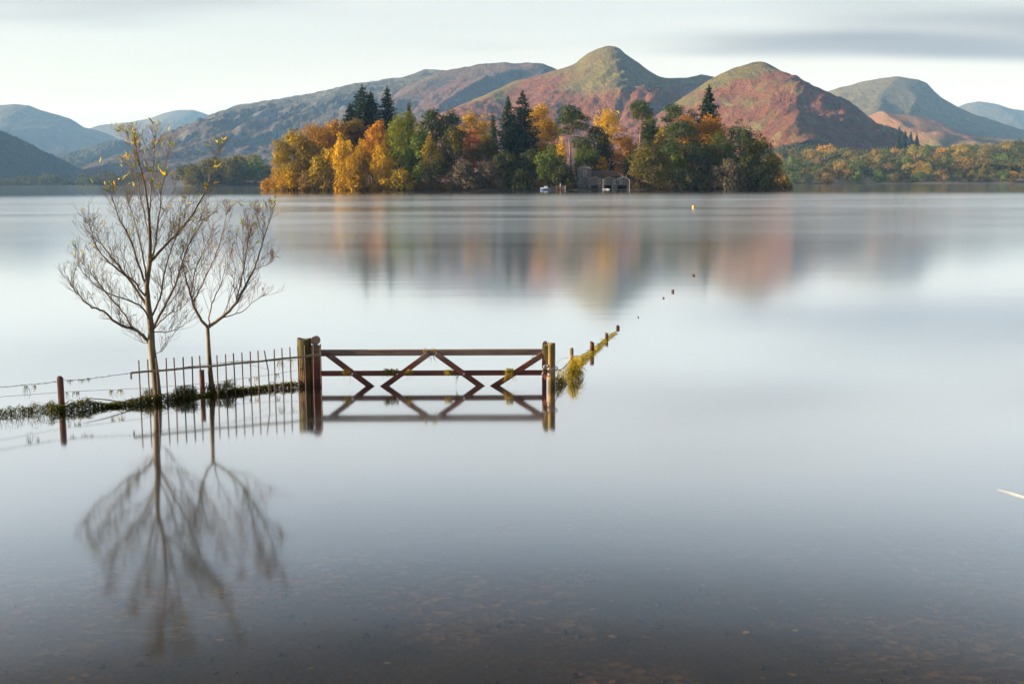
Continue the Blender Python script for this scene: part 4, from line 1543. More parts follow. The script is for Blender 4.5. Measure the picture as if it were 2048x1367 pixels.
yc = PR.y - 0.2
for i, (px, py, tilt) in enumerate([(1089, 738, 0.5), (1092.5, 732, 1.2), (1096, 737, 0.1), (1096.2, 747, -0.1), (1101, 742, 1.4), (1106, 740, 1.3), (1110, 737, 1.1), (1088, 748, 0.3)]):
    c = at(px, py, yc)
    torus_link(MB(), (c.x, yc - 0.012 * (i % 2), c.z), (math.sin(i * 1.3) * 0.5, -1, 0.1), (math.sin(tilt), 0, math.cos(tilt))).build('chain_link', M_chain, ch, smooth=True)
c = at(1089, 752.5, yc)
m = MB()
m.prism([(c.x - 0.020, yc - 0.02, c.z + 0.030), (c.x + 0.022, yc - 0.02, c.z + 0.024), (c.x + 0.018, yc - 0.02, c.z - 0.010), (c.x + 0.002, yc - 0.02, c.z - 0.048), (c.x - 0.014, yc - 0.02, c.z - 0.008)], (0, 0.006, 0))
M_orange = mat_plain('orange_plastic', (0.52, 0.09, 0.03), (0.62, 0.14, 0.05), 8.0, 0.6)
tag(m.build('plastic_tag', M_orange, origin=(c.x, yc, c.z)), 'scrap of orange plastic hanging below the chain', 'tag')
c = at(1091, 743, yc - 0.02)
m = MB().box((c.x, yc - 0.03, c.z), (0.055, 0.03, 0.07), None, 0.006)
pl = m.build('padlock', M_iron, origin=(c.x, yc - 0.03, c.z))
tag(pl, 'dark padlock on the gate chain', 'padlock')
torus_link(MB(), (c.x, yc - 0.03, c.z + 0.045), (0, -1, 0), (0, 0, 1), 0.026, 0.005).build('shackle', M_chain, pl, smooth=True)

# posts of the fence line running out into the lake
for i, (px, top, wl, wpx, mt, lab) in enumerate([
        (1143, 697, 739, 9.2, M_greypost, 'first fence post beyond the gate, wrapped in weed'),
        (1184, 684.5, 706.5, 9.6, M_redpost, 'second post of the fence line beyond the gate, reddish'),
        (1213, 666.5, 679, 7.8, M_greypost, 'third post of the fence line, where the weed thins out'),
        (1235.5, 651.5, 656.5, 7.6, M_greypost, 'short square post stub standing clear just past the end of the weed'),
        (1345.5, 579.5, 583.5, 6.6, M_greypost, 'rounded post stub out in the open lake, left of the farthest stub'),
        (1386.5, 549.0, 551.5, 7.8, M_greypost, 'farthest post stub out in the open lake, below the yellow buoy'),
        (1327, 595.2, 596.4, 5.0, M_greypost, 'barely emerging post tip left of the rounded stub'),
        (1276.5, 633.7, 634.6, 3.4, M_greypost, 'tiniest post tip between the short square stub and the open-lake stubs')]):
    p = water_at(px, wl)
    z1 = at(px, top, p.y).z
    o = round_post(MB(), p, wpx * 0.5 * p.y / F * (0.9 if i != 3 else 1.0), bed(p.x, p.y) - 0.2, z1, n=14, seed=20 + i, sq=0.5 if i in (1, 2, 3, 5) else 0.15).build('fence_post', mt, origin=(p.x, p.y, 0))
    tag(o, lab, 'post', 'posts of the drowned fence beyond the gate')

# iron railing: uprights on one flat rail
RT = [(182, 388), (270, 380), (357, 372), (445, 368), (531, 364), (615, 358), (698, 354), (781, 346), (944, 340), (1028, 330), (1112, 322), (1190, 314), (1268, 304), (1347, 296), (1410, 294), (1502, 282), (1583, 270), (1660, 262), (1738, 255), (1803, 245), (1883, 242), (1955, 230)]
L0, L1 = water_at(282, 808), water_at(642, 773.5)
ra = thing('iron_railing', (L0.x, L0.y, 0), 'rusty iron railing of thin uprights on one rail, left of the gate', 'railing')


def line_pt(px_, A=L0, B=L1):
    """point of the railing line seen in the column px_ (at rail height)"""
    d = ray(px_, 740)
    # intersect vertical plane through the camera ray with the ground line
    nx_, ny_ = d.y, -d.x
    t_ = -(A.x * nx_ + A.y * ny_) / ((B.x - A.x) * nx_ + (B.y - A.y) * ny_)
    return A + (B - A) * t_


rr_ = random.Random(9)
for i, (zx, zy) in enumerate(RT):
    px, py = 240 + zx * 0.2051, 640 + zy * 0.2051
    p = line_pt(px + 1.0)
    z1 = at(px, py, p.y).z
    if i == 14:
        k = at(536.5, 741, p.y)
        top = at(px, py, p.y)
        pts = [(k.x + 0.005, p.y, bed(p.x, p.y)), (k.x + 0.004, p.y, 0.0), (k.x, p.y, k.z), (at(531, 712, p.y).x, p.y - 0.01, at(531, 712, p.y).z), (top.x, p.y - 0.02, top.z)]
        MB().tube(pts, 0.0085, 7).build('upright', M_iron, ra)
        ra.children[-1]['label'] = 'bent upright leaning to the left'
    else:
        lx = rr_.uniform(-0.008, 0.008)
        MB().tube([(p.x - lx, p.y, bed(p.x, p.y)), (p.x, p.y, 0.1), (p.x + lx, p.y, z1 - 0.01), (p.x + lx, p.y, z1)], [0.0085, 0.0085, 0.0085, 0.006], 7).build('upright', M_iron, ra)
A = line_pt(262)
B_ = line_pt(645)
za, zb_ = at(262, 745, A.y).z, at(645, 708, B_.y).z
n = 14
pts = [A.lerp(B_, k / n) + Vector((0, -0.016, za + (zb_ - za) * k / n - 0.012 * math.sin(math.pi * k / n) + 0.003 * math.sin(k * 1.9))) for k in range(n + 1)]
m = MB()
for k in range(n):
    m.beam(pts[k], pts[k + 1], 0.026, 0.012)
m.build('rail', M_rail, ra)
MB().box((pts[0].x + 0.004, pts[0].y, pts[0].z - 0.035), (0.018, 0.014, 0.085)).build('rail_end', M_rail, ra)

# stock fence: two stained posts, barbed wire above, plain wire below
W0, W1 = water_at(-70, 846), water_at(600, 771.5)
wf = thing('wire_fence', (water_at(124, 821).x, water_at(124, 821).y, 0), 'barbed wire fence on reddish posts reaching from the left picture edge to the gate', 'fence')
for px, top, wl, wpx in ((124, 754, 821.5, 12.6), (405.5, 740, 791.5, 10.4)):
    p = water_at(px, wl)
    z1 = at(px, top, p.y).z
    round_post(MB(), p, wpx * 0.5 * p.y / F * 0.93, bed(p.x, p.y) - 0.2, z1, n=14, seed=int(px), sq=0.55, rag=0.008).build('post', M_redpost, wf)


def fence_y(px):
    pts_ = [(-70, 846), (0, 838), (60, 830), (124, 821.5), (200, 815), (282, 808), (350, 798), (405, 791.5), (480, 783), (540, 777), (600, 772)]
    wl = np.interp(px, [p_[0] for p_ in pts_], [p_[1] for p_ in pts_])
    return water_at(px, float(wl))


def wire(ctrl, rad, name, barbs, mat=M_wire, jitter=0.004, seed=1):
    rw = random.Random(seed)
    pts_ = []
    pxs = np.arange(ctrl[0][0], ctrl[-1][0] + 0.1, 8.0)
    pys = np.interp(pxs, [c_[0] for c_ in ctrl], [c_[1] for c_ in ctrl])
    m_ = MB()
    for px, py in zip(pxs, pys):
        y_ = fence_y(px).y + 0.05
        q_ = at(float(px), float(py), y_)
        pts_.append(q_ + Vector((0, 0, rw.uniform(-jitter, jitter))))
    m_.tube(pts_, rad, 5)
    o_ = m_.build(name, mat, wf)
    if barbs:
        mb_ = MB()
        for k in range(len(pts_) - 1):
            if k % 2 == 0:
                p_ = pts_[k].lerp(pts_[k + 1], rw.random())
                for s_ in range(2):
                    d_ = Vector((rw.uniform(-0.4, 0.4), rw.uniform(-1, 1), rw.uniform(-1, 1))).normalized() * 0.016
                    mb_.tube([p_ - d_, p_ + d_], 0.0022, 4)
        mb_.build('barbs', mat, o_)['kind'] = 'stuff'
    return pts_


top_w = wire([(-70, 783), (0, 774), (60, 769), (118, 762), (124, 761), (180, 757), (262, 746), (340, 738), (420, 727.5), (480, 722), (540, 721), (598, 719)], 0.0032, 'strand', True, seed=2)
low_w = wire([(-70, 800), (0, 793), (60, 789), (124, 783.5), (200, 780), (282, 776), (350, 772), (405, 767), (480, 757), (540, 749), (598, 740)], 0.0024, 'strand', False, seed=3)
mid_w = wire([(480, 724), (510, 731), (536, 739)], 0.002, 'strand', False, seed=4)

# ------------------------------------------------------------------ flood wrack: weed, moss and grass caught on the fences
M_weed = mat_leaf('wrack_weed', [(0.020, 0.022, 0.008), (0.050, 0.055, 0.012), (0.120, 0.120, 0.020), (0.20, 0.17, 0.035)], 0.25)
M_weed_pale_sunlit = mat_leaf('pale_sunlit_weed', [(0.060, 0.055, 0.012), (0.18, 0.145, 0.018), (0.34, 0.26, 0.028), (0.46, 0.36, 0.05)], 0.35)  # pale weed, with golden sunlight put into the brighter colours


def ribbons(rs, start, direc, length, width, sag, tint, segs=3):
    """bent grass blades: start points, directions, lengths; one ribbon of quads each"""
    n = len(start)
    side = unit(np.cross(direc, rs.normal(size=(n, 3))))
    wob = unit(rs.normal(size=(n, 3)))
    V = []
    for s in range(segs + 1):
        f = s / segs
        c = start + direc * (length * f)[:, None] + wob * (length * 0.22 * math.sin(math.pi * f))[:, None]
        c[:, 2] -= sag * f * f
        w = (width * (1 - 0.75 * f))[:, None] * 0.5
        V += [c - side * w, c + side * w]
    V = np.stack(V, 1).reshape(-1, 3)
    k = 2 * (segs + 1)
    b = (np.arange(n) * k)[:, None, None]
    q = np.array([[2 * s, 2 * s + 1, 2 * s + 3, 2 * s + 2] for s in range(segs)])[None]
    return V, (b + q).reshape(-1, 4), np.repeat(tint, segs)


class Weed:
    def __init__(self):
        self.V, self.F, self.T, self.n = [], [], [], 0

    def add(self, V, Fc, T):
        self.V.append(V)
        self.F.append(Fc + self.n)
        self.T.append(T)
        self.n += len(V)

    def build(self, name, mat, label, cat='weed', origin=(0, 0, 0), group=None, kind='stuff', parent=None):
        o = mesh_np(name, np.concatenate(self.V), np.concatenate(self.F), mat, parent, origin if parent is None else None, tint=np.concatenate(self.T))
        return tag(o, label, cat, group, kind)


def wrack(wd, rs, line, n, thick, blade=(0.05, 0.14), wid=(0.004, 0.009), hang=0.25, tmul=1.0):
    """line: list of (px, top_py, water_py); fills the band between the water and the top profile"""
    pxs = [l[0] for l in line]
    px = pxs[0] + (pxs[-1] - pxs[0]) * rs.rand(n)
    tp = np.interp(px, pxs, [l[1] for l in line])
    wl = np.interp(px, pxs, [l[2] for l in line])
    base = np.array([list(water_at(float(a), float(b))) for a, b in zip(px, wl)])
    ztop = np.array([at(float(a), float(b), float(c[1])).z for a, b, c in zip(px, tp, base)])
    f = rs.rand(n)
    st = base.copy()
    st[:, 2] = np.maximum(ztop, 0.012) * (f ** 0.75)
    st[:, 1] += rs.normal(size=n) * thick * (1.15 - 0.75 * f)
    st[:, 0] += rs.normal(size=n) * 0.015
    d = rs.normal(size=(n, 3)) * np.array([1.0, 0.8, 0.45])
    hg = rs.rand(n) < hang
    d[hg] = rs.normal(size=(hg.sum(), 3)) * 0.3 + np.array([0, -0.1, -1.0])
    d = unit(d)
    L_ = blade[0] + (blade[1] - blade[0]) * rs.rand(n)
    # blades stay under the profile and touch the water
    up = d[:, 2] > 0
    d[up, 2] *= 0.35
    d = unit(d)
    W_ = wid[0] + (wid[1] - wid[0]) * rs.rand(n)
    tint = np.clip((0.02 + 0.50 * f ** 2.0 + 0.35 * rs.rand(n) ** 2) * tmul, 0, 1)
    V, Fc, T = ribbons(rs, st, d, L_, W_, L_ * 0.35, tint)
    V[:, 2] = np.maximum(V[:, 2], -0.03)
    wd.add(V, Fc, T)


rs = np.random.RandomState(12)
wd = Weed()
LEFT = [(-70, 822, 846), (-20, 818, 841), (0, 814, 838), (8, 818, 837), (20, 809, 836), (33, 813, 835), (43, 807, 834), (56, 813, 832), (70, 806, 831), (76, 801, 830), (86, 812, 829), (102, 799, 826), (114, 809, 824), (124, 808, 823), (138, 804, 821.5), (155, 800, 819), (172, 797, 817), (186, 799, 816), (200, 806, 815), (225, 806, 813), (245, 802, 811), (268, 797, 809.5), (282, 791, 808), (300, 790, 806), (330, 787, 803), (350, 786, 800), (372, 784, 798), (395, 788, 793), (410, 786, 791), (430, 784, 790), (450, 779, 788), (480, 776, 785), (510, 772, 781), (540, 768, 778), (570, 765, 775.5), (600, 760, 773)]
wrack(wd, rs, LEFT[11:], 2900, 0.045, (0.05, 0.15), (0.005, 0.012))
wrack(wd, rs, [(a_, t_, t_ + (w_ - t_) * 0.62) for a_, t_, w_ in LEFT[:13]], 620, 0.035, (0.04, 0.12), (0.005, 0.011), hang=0.5)
wrack(wd, rs, LEFT[12:], 600, 0.085, (0.04, 0.10), tmul=0.7)
# ragged hanging roots of the wrack at the far left
wrack(wd, rs, LEFT[:13], 300, 0.025, (0.05, 0.12), (0.003, 0.006), hang=0.95, tmul=0.6)
wd.build('flood_weed', M_weed, 'long dark mossy bank of flood weed caught along the wire fence', 'weed', origin=tuple(water_at(240, 812)))


def clump(px0, px1, top, wl, n, label, mat=M_weed, thick=0.06, tm=0.8, group='weed clumps heaped on the fence'):
    w_ = Weed()
    r_ = np.random.RandomState(int(px0 * 3 + top))
    mid = (px0 + px1) / 2
    wrack(w_, r_, [(px0, top + 6, wl), (px0 + (px1 - px0) * 0.15, top, wl), (mid, top + 0.5, wl), (px1 - (px1 - px0) * 0.15, top, wl), (px1, top + 7, wl)], n, thick, (0.05, 0.13), hang=0.65, tmul=tm)
    w_.build('weed_clump', mat, label, 'weed', tuple(water_at(mid, wl)), group)


clump(288, 306, 776, 804, 200, 'narrow weed-covered stump left of the thicker willow trunk', tm=0.7)
clump(351, 394, 769.5, 798, 560, 'largest mossy clump on the fence between the two willow trunks', tm=0.75)
clump(411, 426, 766, 791, 150, 'small dark clump between the fence post and the thinner willow', tm=0.5)
clump(428, 448, 764, 790, 190, 'ragged clump just right of the thinner willow', tm=0.9)
clump(449, 469, 758.5, 788, 260, 'upright shaggy clump two bars right of the thinner willow', tm=0.9)
clump(470, 490, 774, 785, 200, 'low round mossy clump under the middle of the railing', tm=0.95)

# weed hanging from the wires and from the gate
hang_list = [
    (48, 56, 771, 25, 0, 'thread of weed on the barbed wire at the far left'), (66, 72, 770, 14, 0, 'thread of weed on the barbed wire left of the end post'),
    (133, 147, 760, 10, 0, 'wisp of weed on the barbed wire just right of the end post'), (156, 172, 758, 9, 0, 'tangle of weed on the barbed wire between end post and railing'), (174, 182, 756, 9, 0, 'short wisp on the barbed wire beside the tangle'),
    (132, 136, 784, 16, 0, 'single strand of weed on the lower wire by the end post'), (145, 158, 783, 14, 0, 'dark beard of weed on the lower wire'),
    (217, 226, 780, 18, 1, 'pale beard of weed on the lower wire, left of its twin'), (236, 246, 779, 19, 1, 'pale beard of weed on the lower wire, right of its twin'),
    (497, 501, 757, 14, 0, 'thin dark beard of weed on the wire under the railing'), (507, 517, 754, 20, 1, 'broad green beard of weed on the wire under the railing'), (551, 559, 747, 15, 0, 'dark hanging tuft of weed near the gate post'),
    (555, 566, 722, 16, 0, 'twisted weed strand hanging from the upper wire'), (580, 586, 720, 20, 1, 'pale weed strand hanging from the upper wire near the gate post')]
for i, (a_, b_, py, ln, kind_, lab) in enumerate(hang_list):
    r_ = np.random.RandomState(300 + i)
    n = int((b_ - a_) * 2.0) + 4
    px = a_ + (b_ - a_) * r_.rand(n)
    y_ = fence_y((a_ + b_) / 2).y + 0.05
    st = np.array([list(at(float(p), py + r_.normal() * 0.5, y_ + r_.normal() * 0.006)) for p in px])
    L_ = ln * y_ / F * (0.2 + 1.0 * r_.rand(n) ** 1.5)
    d = unit(r_.normal(size=(n, 3)) * 0.16 + np.array([0, 0, -1]))
    V, Fc, T = ribbons(r_, st, d, L_, np.full(n, 0.005), L_ * 0, r_.rand(n) * 0.6)
    w_ = Weed()
    w_.add(V, Fc, T)
    w_.build('hanging_weed', M_weed_pale_sunlit if kind_ else M_weed, lab, 'weed', tuple(st.mean(0)), 'weed hanging on the fence wires')

gate_weed = [
    (682, 698, 739, 32, 24, 'thin weed strands hanging from the gate near its hinge end'), (768, 796, 738, 22, 130, 'thick beard of weed on the middle rail of the gate'),
    (812, 825, 739, 28, 20, 'thin weed strands right of the thick beard on the gate'), (889, 905, 740, 14, 80, 'yellowish tuft of weed on the middle rail below the gate centre'),
    (905, 922, 747, 26, 20, 'sparse weed threads beside the yellowish tuft on the gate'), (1011, 1027, 737, 32, 80, 'green tuft of weed on the brace near the latch end'),
    (846, 852, 698, 5, 30, 'small dry tuft on the top rail, left of the gate centre'), (861, 871, 698, 6, 50, 'dry tuft draped over the top rail at the gate centre'), (858, 868, 712, 17, 10, 'dark twig of weed hanging under the gate centre'),
    (1064, 1067, 712, 30, 6, 'two fine weed threads hanging near the latch stile')]
for i, (a_, b_, py, ln, n, lab) in enumerate(gate_weed):
    r_ = np.random.RandomState(400 + i)
    px = a_ + (b_ - a_) * r_.rand(n)
    y_ = GYF - 0.075
    st = np.array([list(at(float(p), py + r_.normal() * 1.5, y_ + r_.normal() * 0.012)) for p in px])
    L_ = ln * y_ / F * (0.25 + 0.8 * r_.rand(n) ** 1.6)
    d = unit(r_.normal(size=(n, 3)) * np.array([0.35, 0.25, 0.25]) + np.array([0, -0.05, -1]))
    V, Fc, T = ribbons(r_, st, d, L_, np.full(n, 0.0055), L_ * 0, r_.rand(n) * (0.9 if i != 8 else 0.2))
    V[:, 2] = np.maximum(V[:, 2], 0.005)
    w_ = Weed()
    w_.add(V, Fc, T)
    w_.build('hanging_weed', M_weed_pale_sunlit if i in (0, 2, 3, 5, 6, 7) else M_weed, lab, 'weed', tuple(st.mean(0)), 'weed hanging on the gate')

# netting and weed along the fence line beyond the gate
def lake_line(px):
    pts_ = [(1108, 772), (1125, 757), (1143, 739.5), (1163, 722), (1184, 706.5), (1199, 692), (1213, 679), (1231, 665)]
    return float(np.interp(px, [p_[0] for p_ in pts_], [p_[1] for p_ in pts_]))


wd = Weed()
rs = np.random.RandomState(55)
tops = [(1111, 738), (1119, 741), (1127, 737), (1135, 728), (1143, 718), (1152, 711), (1158, 714), (1168, 709), (1185, 699), (1199, 688), (1215, 675), (1230, 664)]
line = []
for px, tp in tops:
    wl = lake_line(px)
    line.append((px, tp, max(wl, tp + 1.5)))
wrack(wd, rs, line[4:], 950, 0.05, (0.05, 0.13), (0.006, 0.011), 0.35, 1.7)  # raised tint puts the golden sunlight into the weed colour
wrack(wd, rs, line[:6], 190, 0.03, (0.05, 0.13), (0.005, 0.009), 0.7, 0.9)
wrack(wd, rs, [(1111, 752, 773), (1118, 748, 771), (1126, 756, 768), (1131, 766, 766.5)], 170, 0.035, (0.05, 0.12), (0.005, 0.010), 0.5, 0.35)
wd.build('flood_weed', M_weed_pale_sunlit, 'green weed coloured sunlit gold, draped along the sagging netting beyond the gate', 'weed', tuple(water_at(1170, 718)))
w_ = Weed()
wrack(w_, np.random.RandomState(66), [(1136, 730, 757), (1142, 719, 757), (1150, 710.5, 756), (1155, 713, 755), (1161, 736, 753)], 380, 0.045, (0.06, 0.15), (0.006, 0.011), 0.6, 1.5)
w_.build('weed_clump', M_weed_pale_sunlit, 'tall heap of weed coloured sunlit gold, hung on the first post beyond the gate', 'weed', tuple(water_at(1148, 757)), 'weed clumps heaped on the fence')
# sagging top wire of that fence
pts = []
for px in range(1110, 1236, 5):
    y_ = water_at(px, lake_line(px)).y
    py = np.interp(px, [t_[0] for t_ in tops], [t_[1] for t_ in tops]) - 1.0
    pts.append(at(px, float(py), y_))
tag(MB().tube(pts, 0.006, 5).build('fence_wire', M_wire, origin=tuple(pts[0])), 'sagging wire carrying the sunlit-gold weed from the gate to the far posts', 'wire')
pts = [at(1111, 733, 15.9), at(1116, 722, 16.0), at(1126, 716, 16.1), at(1138, 714.5, 16.2)]
tag(MB().tube(pts, 0.0022, 4).build('loose_wire', M_wire, origin=tuple(pts[0])), 'thin loose wire arching from the latch post to the first fence post', 'wire')
# drift stick lying on the wrack
A, B_ = water_at(160, 800, 0.13), water_at(275, 812, 0.02)
a_ = at(162, 795, fence_y(170).y - 0.1)
b_ = at(272, 808.5, fence_y(262).y - 0.1)
mid = a_.lerp(b_, 0.45) + Vector((0, 0, 0.015))
m = MB().tube([a_, a_.lerp(b_, 0.2) + Vector((0, 0, 0.008)), mid, b_], [0.003, 0.005, 0.007, 0.008], 6)
m.tube([a_.lerp(b_, 0.12), a_.lerp(b_, 0.08) + Vector((0.0, 0, 0.04))], [0.003, 0.0015], 5)
tag(m.build('drift_stick', M_bark, origin=tuple(mid)), 'drift stick slanting over the flood weed left of the railing', 'stick')

# ------------------------------------------------------------------ the two willows
M_willow = mat_plain('willow_bark', (0.060, 0.044, 0.030), (0.155, 0.125, 0.085), 9.0, 0.9, 0.01, (1, 1, 0.35))
M_twig = mat_plain('willow_twig', (0.085, 0.040, 0.030), (0.155, 0.082, 0.060), 4.0, 0.7, spec=0.4)
M_wleaf = mat_leaf('willow_leaf', [(0.12, 0.20, 0.02), (0.26, 0.32, 0.03), (0.50, 0.38, 0.03), (0.50, 0.22, 0.03)], 0.45)


def willow(label, base_px, base_py, y0, trunk_pts, trunk_r, branches, seed, twig_n, leaf_spec, name='willow_tree', taper=1.0):
    rnd_ = random.Random(seed)
    rs_ = np.random.RandomState(seed)
    base = water_at(base_px, base_py)
    y0 = base.y
    th = thing(name, (base.x, base.y, 0), label, 'tree', 'bare willows standing in the flood')

    def Z(p, dy=0.0):
        return at(100 + p[0] * 0.439, 220 + p[1] * 0.439, y0 + dy)
    tp = [Z(p) for p in trunk_pts]
    tp = [Vector((base.x + (tp[0].x - base.x), y0, bed(base.x, y0) - 0.1))] + tp
    # smooth the trunk
    n = len(tp)
    rad = [trunk_r * 1.1] + [max(0.0022, trunk_r * (1 - taper * i / (n - 1)) ** 1.15) for i in range(n - 1)]
    knots = []
    m_ = MB()
    m_.tube([p + Vector((rnd_.uniform(-1, 1) * 0.004, rnd_.uniform(-1, 1) * 0.02 * i / n, 0)) for i, p in enumerate(tp)], rad, 10)
    m_.build('trunk', M_willow, th, smooth=True)
    tips = []
    zmax = max(Z(q_).z for b_ in branches for q_ in b_[0]) + 0.03
    xmax = max(Z(q_).x for b_ in branches for q_ in b_[0]) + 0.02
    xmin = min(Z(q_).x for b_ in branches for q_ in b_[0]) - 0.04
    LV, LF, LT, ln_ = [], [], [], 0

    def curve(pts_, k=5):
        out = []
        for i in range(len(pts_) - 1):
            p0 = pts_[max(i - 1, 0)]
            p1, p2 = pts_[i], pts_[i + 1]
            p3 = pts_[min(i + 2, len(pts_) - 1)]
            for j in range(k):
                t_ = j / k
                out.append(0.5 * ((2 * p1) + (p2 - p0) * t_ + (2 * p0 - 5 * p1 + 4 * p2 - p3) * t_ * t_ + (3 * p1 - p0 - 3 * p2 + p3) * t_ ** 3))
        out.append(pts_[-1])
        return out

    def shoot(m, p, d, L, r, depth):
        """a twig that bends upwards, with side shoots"""
        k = max(4, int(L / 0.07))
        pts_, q = [p], p.copy()
        dd = d.normalized()
        for i in range(k):
            dd = (dd + Vector((rnd_.gauss(0, 0.10), rnd_.gauss(0, 0.10), 0.07 + rnd_.gauss(0, 0.05)))).normalized()
            q = q + dd * (L / k)
            if q.z > zmax or q.x < xmin or q.x > xmax:
                break
            pts_.append(q.copy())
        k = len(pts_) - 1
        if k < 2:
            return
        m.tube(pts_, [max(0.0014, r * (1 - 0.75 * i / k)) for i in range(k + 1)], 4, cap=False)
        tips.append((pts_, dd, depth))
        if depth > 0:
            for j in range(rnd_.choice((2, 3, 3, 4))):
                i = rnd_.randrange(1, k)
                a = (pts_[i + 1] - pts_[i]).normalized()
                s = Vector((rnd_.gauss(0, 1), rnd_.gauss(0, 0.8), rnd_.gauss(0.25, 0.5)))
                s = (s - a * s.dot(a)).normalized()
                shoot(m, pts_[i], a * 0.80 + s * 0.62, L * rnd_.uniform(0.30, 0.62) * (1 - 0.35 * i / k), r * 0.62, depth - 1)
    for bi, (pts0, r0, dens_, dmax) in enumerate(branches):
        dsign = ((bi * 0.618) % 1.0 - 0.5) * 2
        k = len(pts0)
        wp = [Z(p, dsign * dmax * (i / (k - 1)) ** 0.9) for i, p in enumerate(pts0)]
        cp = curve(wp)
        m_ = MB()
        nn = len(cp)
        cp = [p + Vector((rnd_.gauss(0, 0.004), rnd_.gauss(0, 0.006), rnd_.gauss(0, 0.004))) if 0 < i else p for i, p in enumerate(cp)]
        m_.tube(cp, [max(0.0016, r0 * (1 - i / (nn - 1)) ** 0.85) for i in range(nn)], 6)
        length = sum((cp[i + 1] - cp[i]).length for i in range(nn - 1))
        cnt = int(length * twig_n * dens_)
        for j in range(cnt):
            f = 0.16 + 0.82 * rnd_.random()
            i = min(int(f * (nn - 1)), nn - 2)
            a = (cp[i + 1] - cp[i]).normalized()
            s = Vector((rnd_.gauss(0, 1), rnd_.gauss(0, 0.85), rnd_.gauss(0.45, 0.6)))
            s = (s - a * s.dot(a)).normalized()
            shoot(m_, cp[i], a * 0.66 + s * 0.52 + Vector((0, 0, 0.42)), rnd_.uniform(0.22, 0.66) * (1.15 - 0.65 * f), max(0.0027, r0 * 0.28 * (1 - f)), 2 if rnd_.random() < 0.55 else 1)
        m_.build('branch', M_willow if r0 > 0.012 else M_twig, th, smooth=True)
    # narrow leaves left on the upper shoots
    nleaf, keep = leaf_spec
    cand = [(pts_, i) for pts_, dd, dp in tips for i in range(1, len(pts_))]
    rnd_.shuffle(cand)
    cnt = 0
    for pts_, i in cand:
        if cnt >= nleaf:
            break
        p = pts_[i]
        if rnd_.random() > keep(p, base):
            continue
        a = (pts_[i] - pts_[i - 1]).normalized()
        s = Vector((rnd_.gauss(0, 1), rnd_.gauss(0, 1), rnd_.gauss(0.1, 0.6)))
        d = (a * 0.9 + (s - a * s.dot(a)).normalized() * 0.75 + Vector((0, 0, -0.1))).normalized()
        L = rnd_.uniform(0.055, 0.11)
        w = L * rnd_.uniform(0.16, 0.24)
        sd = d.cross(Vector((rnd_.gauss(0, 1), rnd_.gauss(0, 1), rnd_.gauss(0, 1)))).normalized() * w * 0.5
        cv = d.cross(sd).normalized() * L * 0.08
        v = [p, p + d * L * 0.35 + sd + cv, p + d * L * 0.7 + sd * 0.7 + cv, p + d * L, p + d * L * 0.7 - sd * 0.7 + cv, p + d * L * 0.35 - sd + cv]
        LV += [tuple(x) for x in v]
        LF += [[ln_, ln_ + 1, ln_ + 4, ln_ + 5], [ln_ + 1, ln_ + 2, ln_ + 3, ln_ + 4]]
        t_ = min(1.0, max(0.0, rnd_.gauss(0.42, 0.28)))
        LT += [t_, t_]
        ln_ += 6
        cnt += 1
    o = mesh_np('leaves', LV, LF, M_wleaf, th, tint=LT)
    o['kind'] = 'stuff'
    return th


B1 = [
    ([(450, 1060), (415, 1020), (375, 995), (310, 975), (240, 915), (180, 890), (120, 830), (95, 790), (80, 755)], 0.024, 1.0, 0.35),
    ([(445, 900), (400, 830), (350, 760), (290, 680), (240, 620), (200, 585), (162, 578)], 0.020, 1.0, 0.6),
    ([(440, 800), (400, 700), (370, 600), (320, 500), (285, 410), (272, 360)], 0.017, 1.0, 0.5),
    ([(458, 690), (520, 622), (600, 540), (670, 440), (718, 350), (740, 250), (790, 148)], 0.018, 0.75, 0.3),
    ([(468, 1010), (540, 1010), (590, 992), (640, 960)], 0.008, 0.9, 0.3),
    ([(466, 1000), (520, 900), (570, 800), (600, 700), (640, 600), (700, 505), (782, 436)], 0.018, 1.0, 0.6),
    ([(375, 995), (340, 930), (270, 850), (200, 760), (150, 700), (108, 650)], 0.013, 1.0, 0.5),
    ([(455, 700), (482, 600), (500, 450), (520, 300), (545, 160)], 0.015, 0.9, 0.4),
    ([(450, 500), (466, 300), (476, 150), (474, 58)], 0.010, 0.8, 0.25),
    ([(474, 1110), (515, 1095), (540, 1045)], 0.005, 0.9, 0.2),
    ([(442, 860), (380, 780), (300, 720), (230, 650), (190, 560), (180, 520)], 0.014, 1.0, 0.7),
    ([(440, 820), (430, 700), (400, 560), (360, 430), (350, 400)], 0.013, 1.0, 0.7),
    ([(462, 940), (500, 860), (520, 740), (560, 620), (590, 520), (600, 470)], 0.014, 1.0, 0.7),
    ([(452, 960), (420, 900), (340, 860), (240, 820), (150, 740), (120, 690)], 0.013, 1.0, 0.6),
    ([(448, 1065), (400, 1050), (350, 1022)], 0.005, 0.8, 0.2),
    ([(600, 545), (640, 500), (670, 520), (700, 480)], 0.007, 1.0, 0.3),
    ([(430, 345), (400, 230), (370, 150), (340, 120)], 0.006, 0.7, 0.2),
    ([(458, 620), (430, 470), (400, 330), (385, 200), (372, 70)], 0.009, 0.8, 0.3),
    ([(470, 1000), (530, 940), (600, 900), (640, 850)], 0.010, 1.0, 0.5),
]
willow('larger bare willow with yellow leaves at its top, standing in the flood', 313, 800, 14.5,
       [(487, 1300), (478, 1200), (464, 1080), (458, 980), (446, 880), (441, 800), (454, 700), (459, 600), (451, 480), (432, 340), (402, 225), (372, 72)], 0.056,
       B1, 5, 30.0, (270, lambda p, b: 0.6 if p.z > 2.65 else (0.09 if p.z > 1.8 else 0.01)))
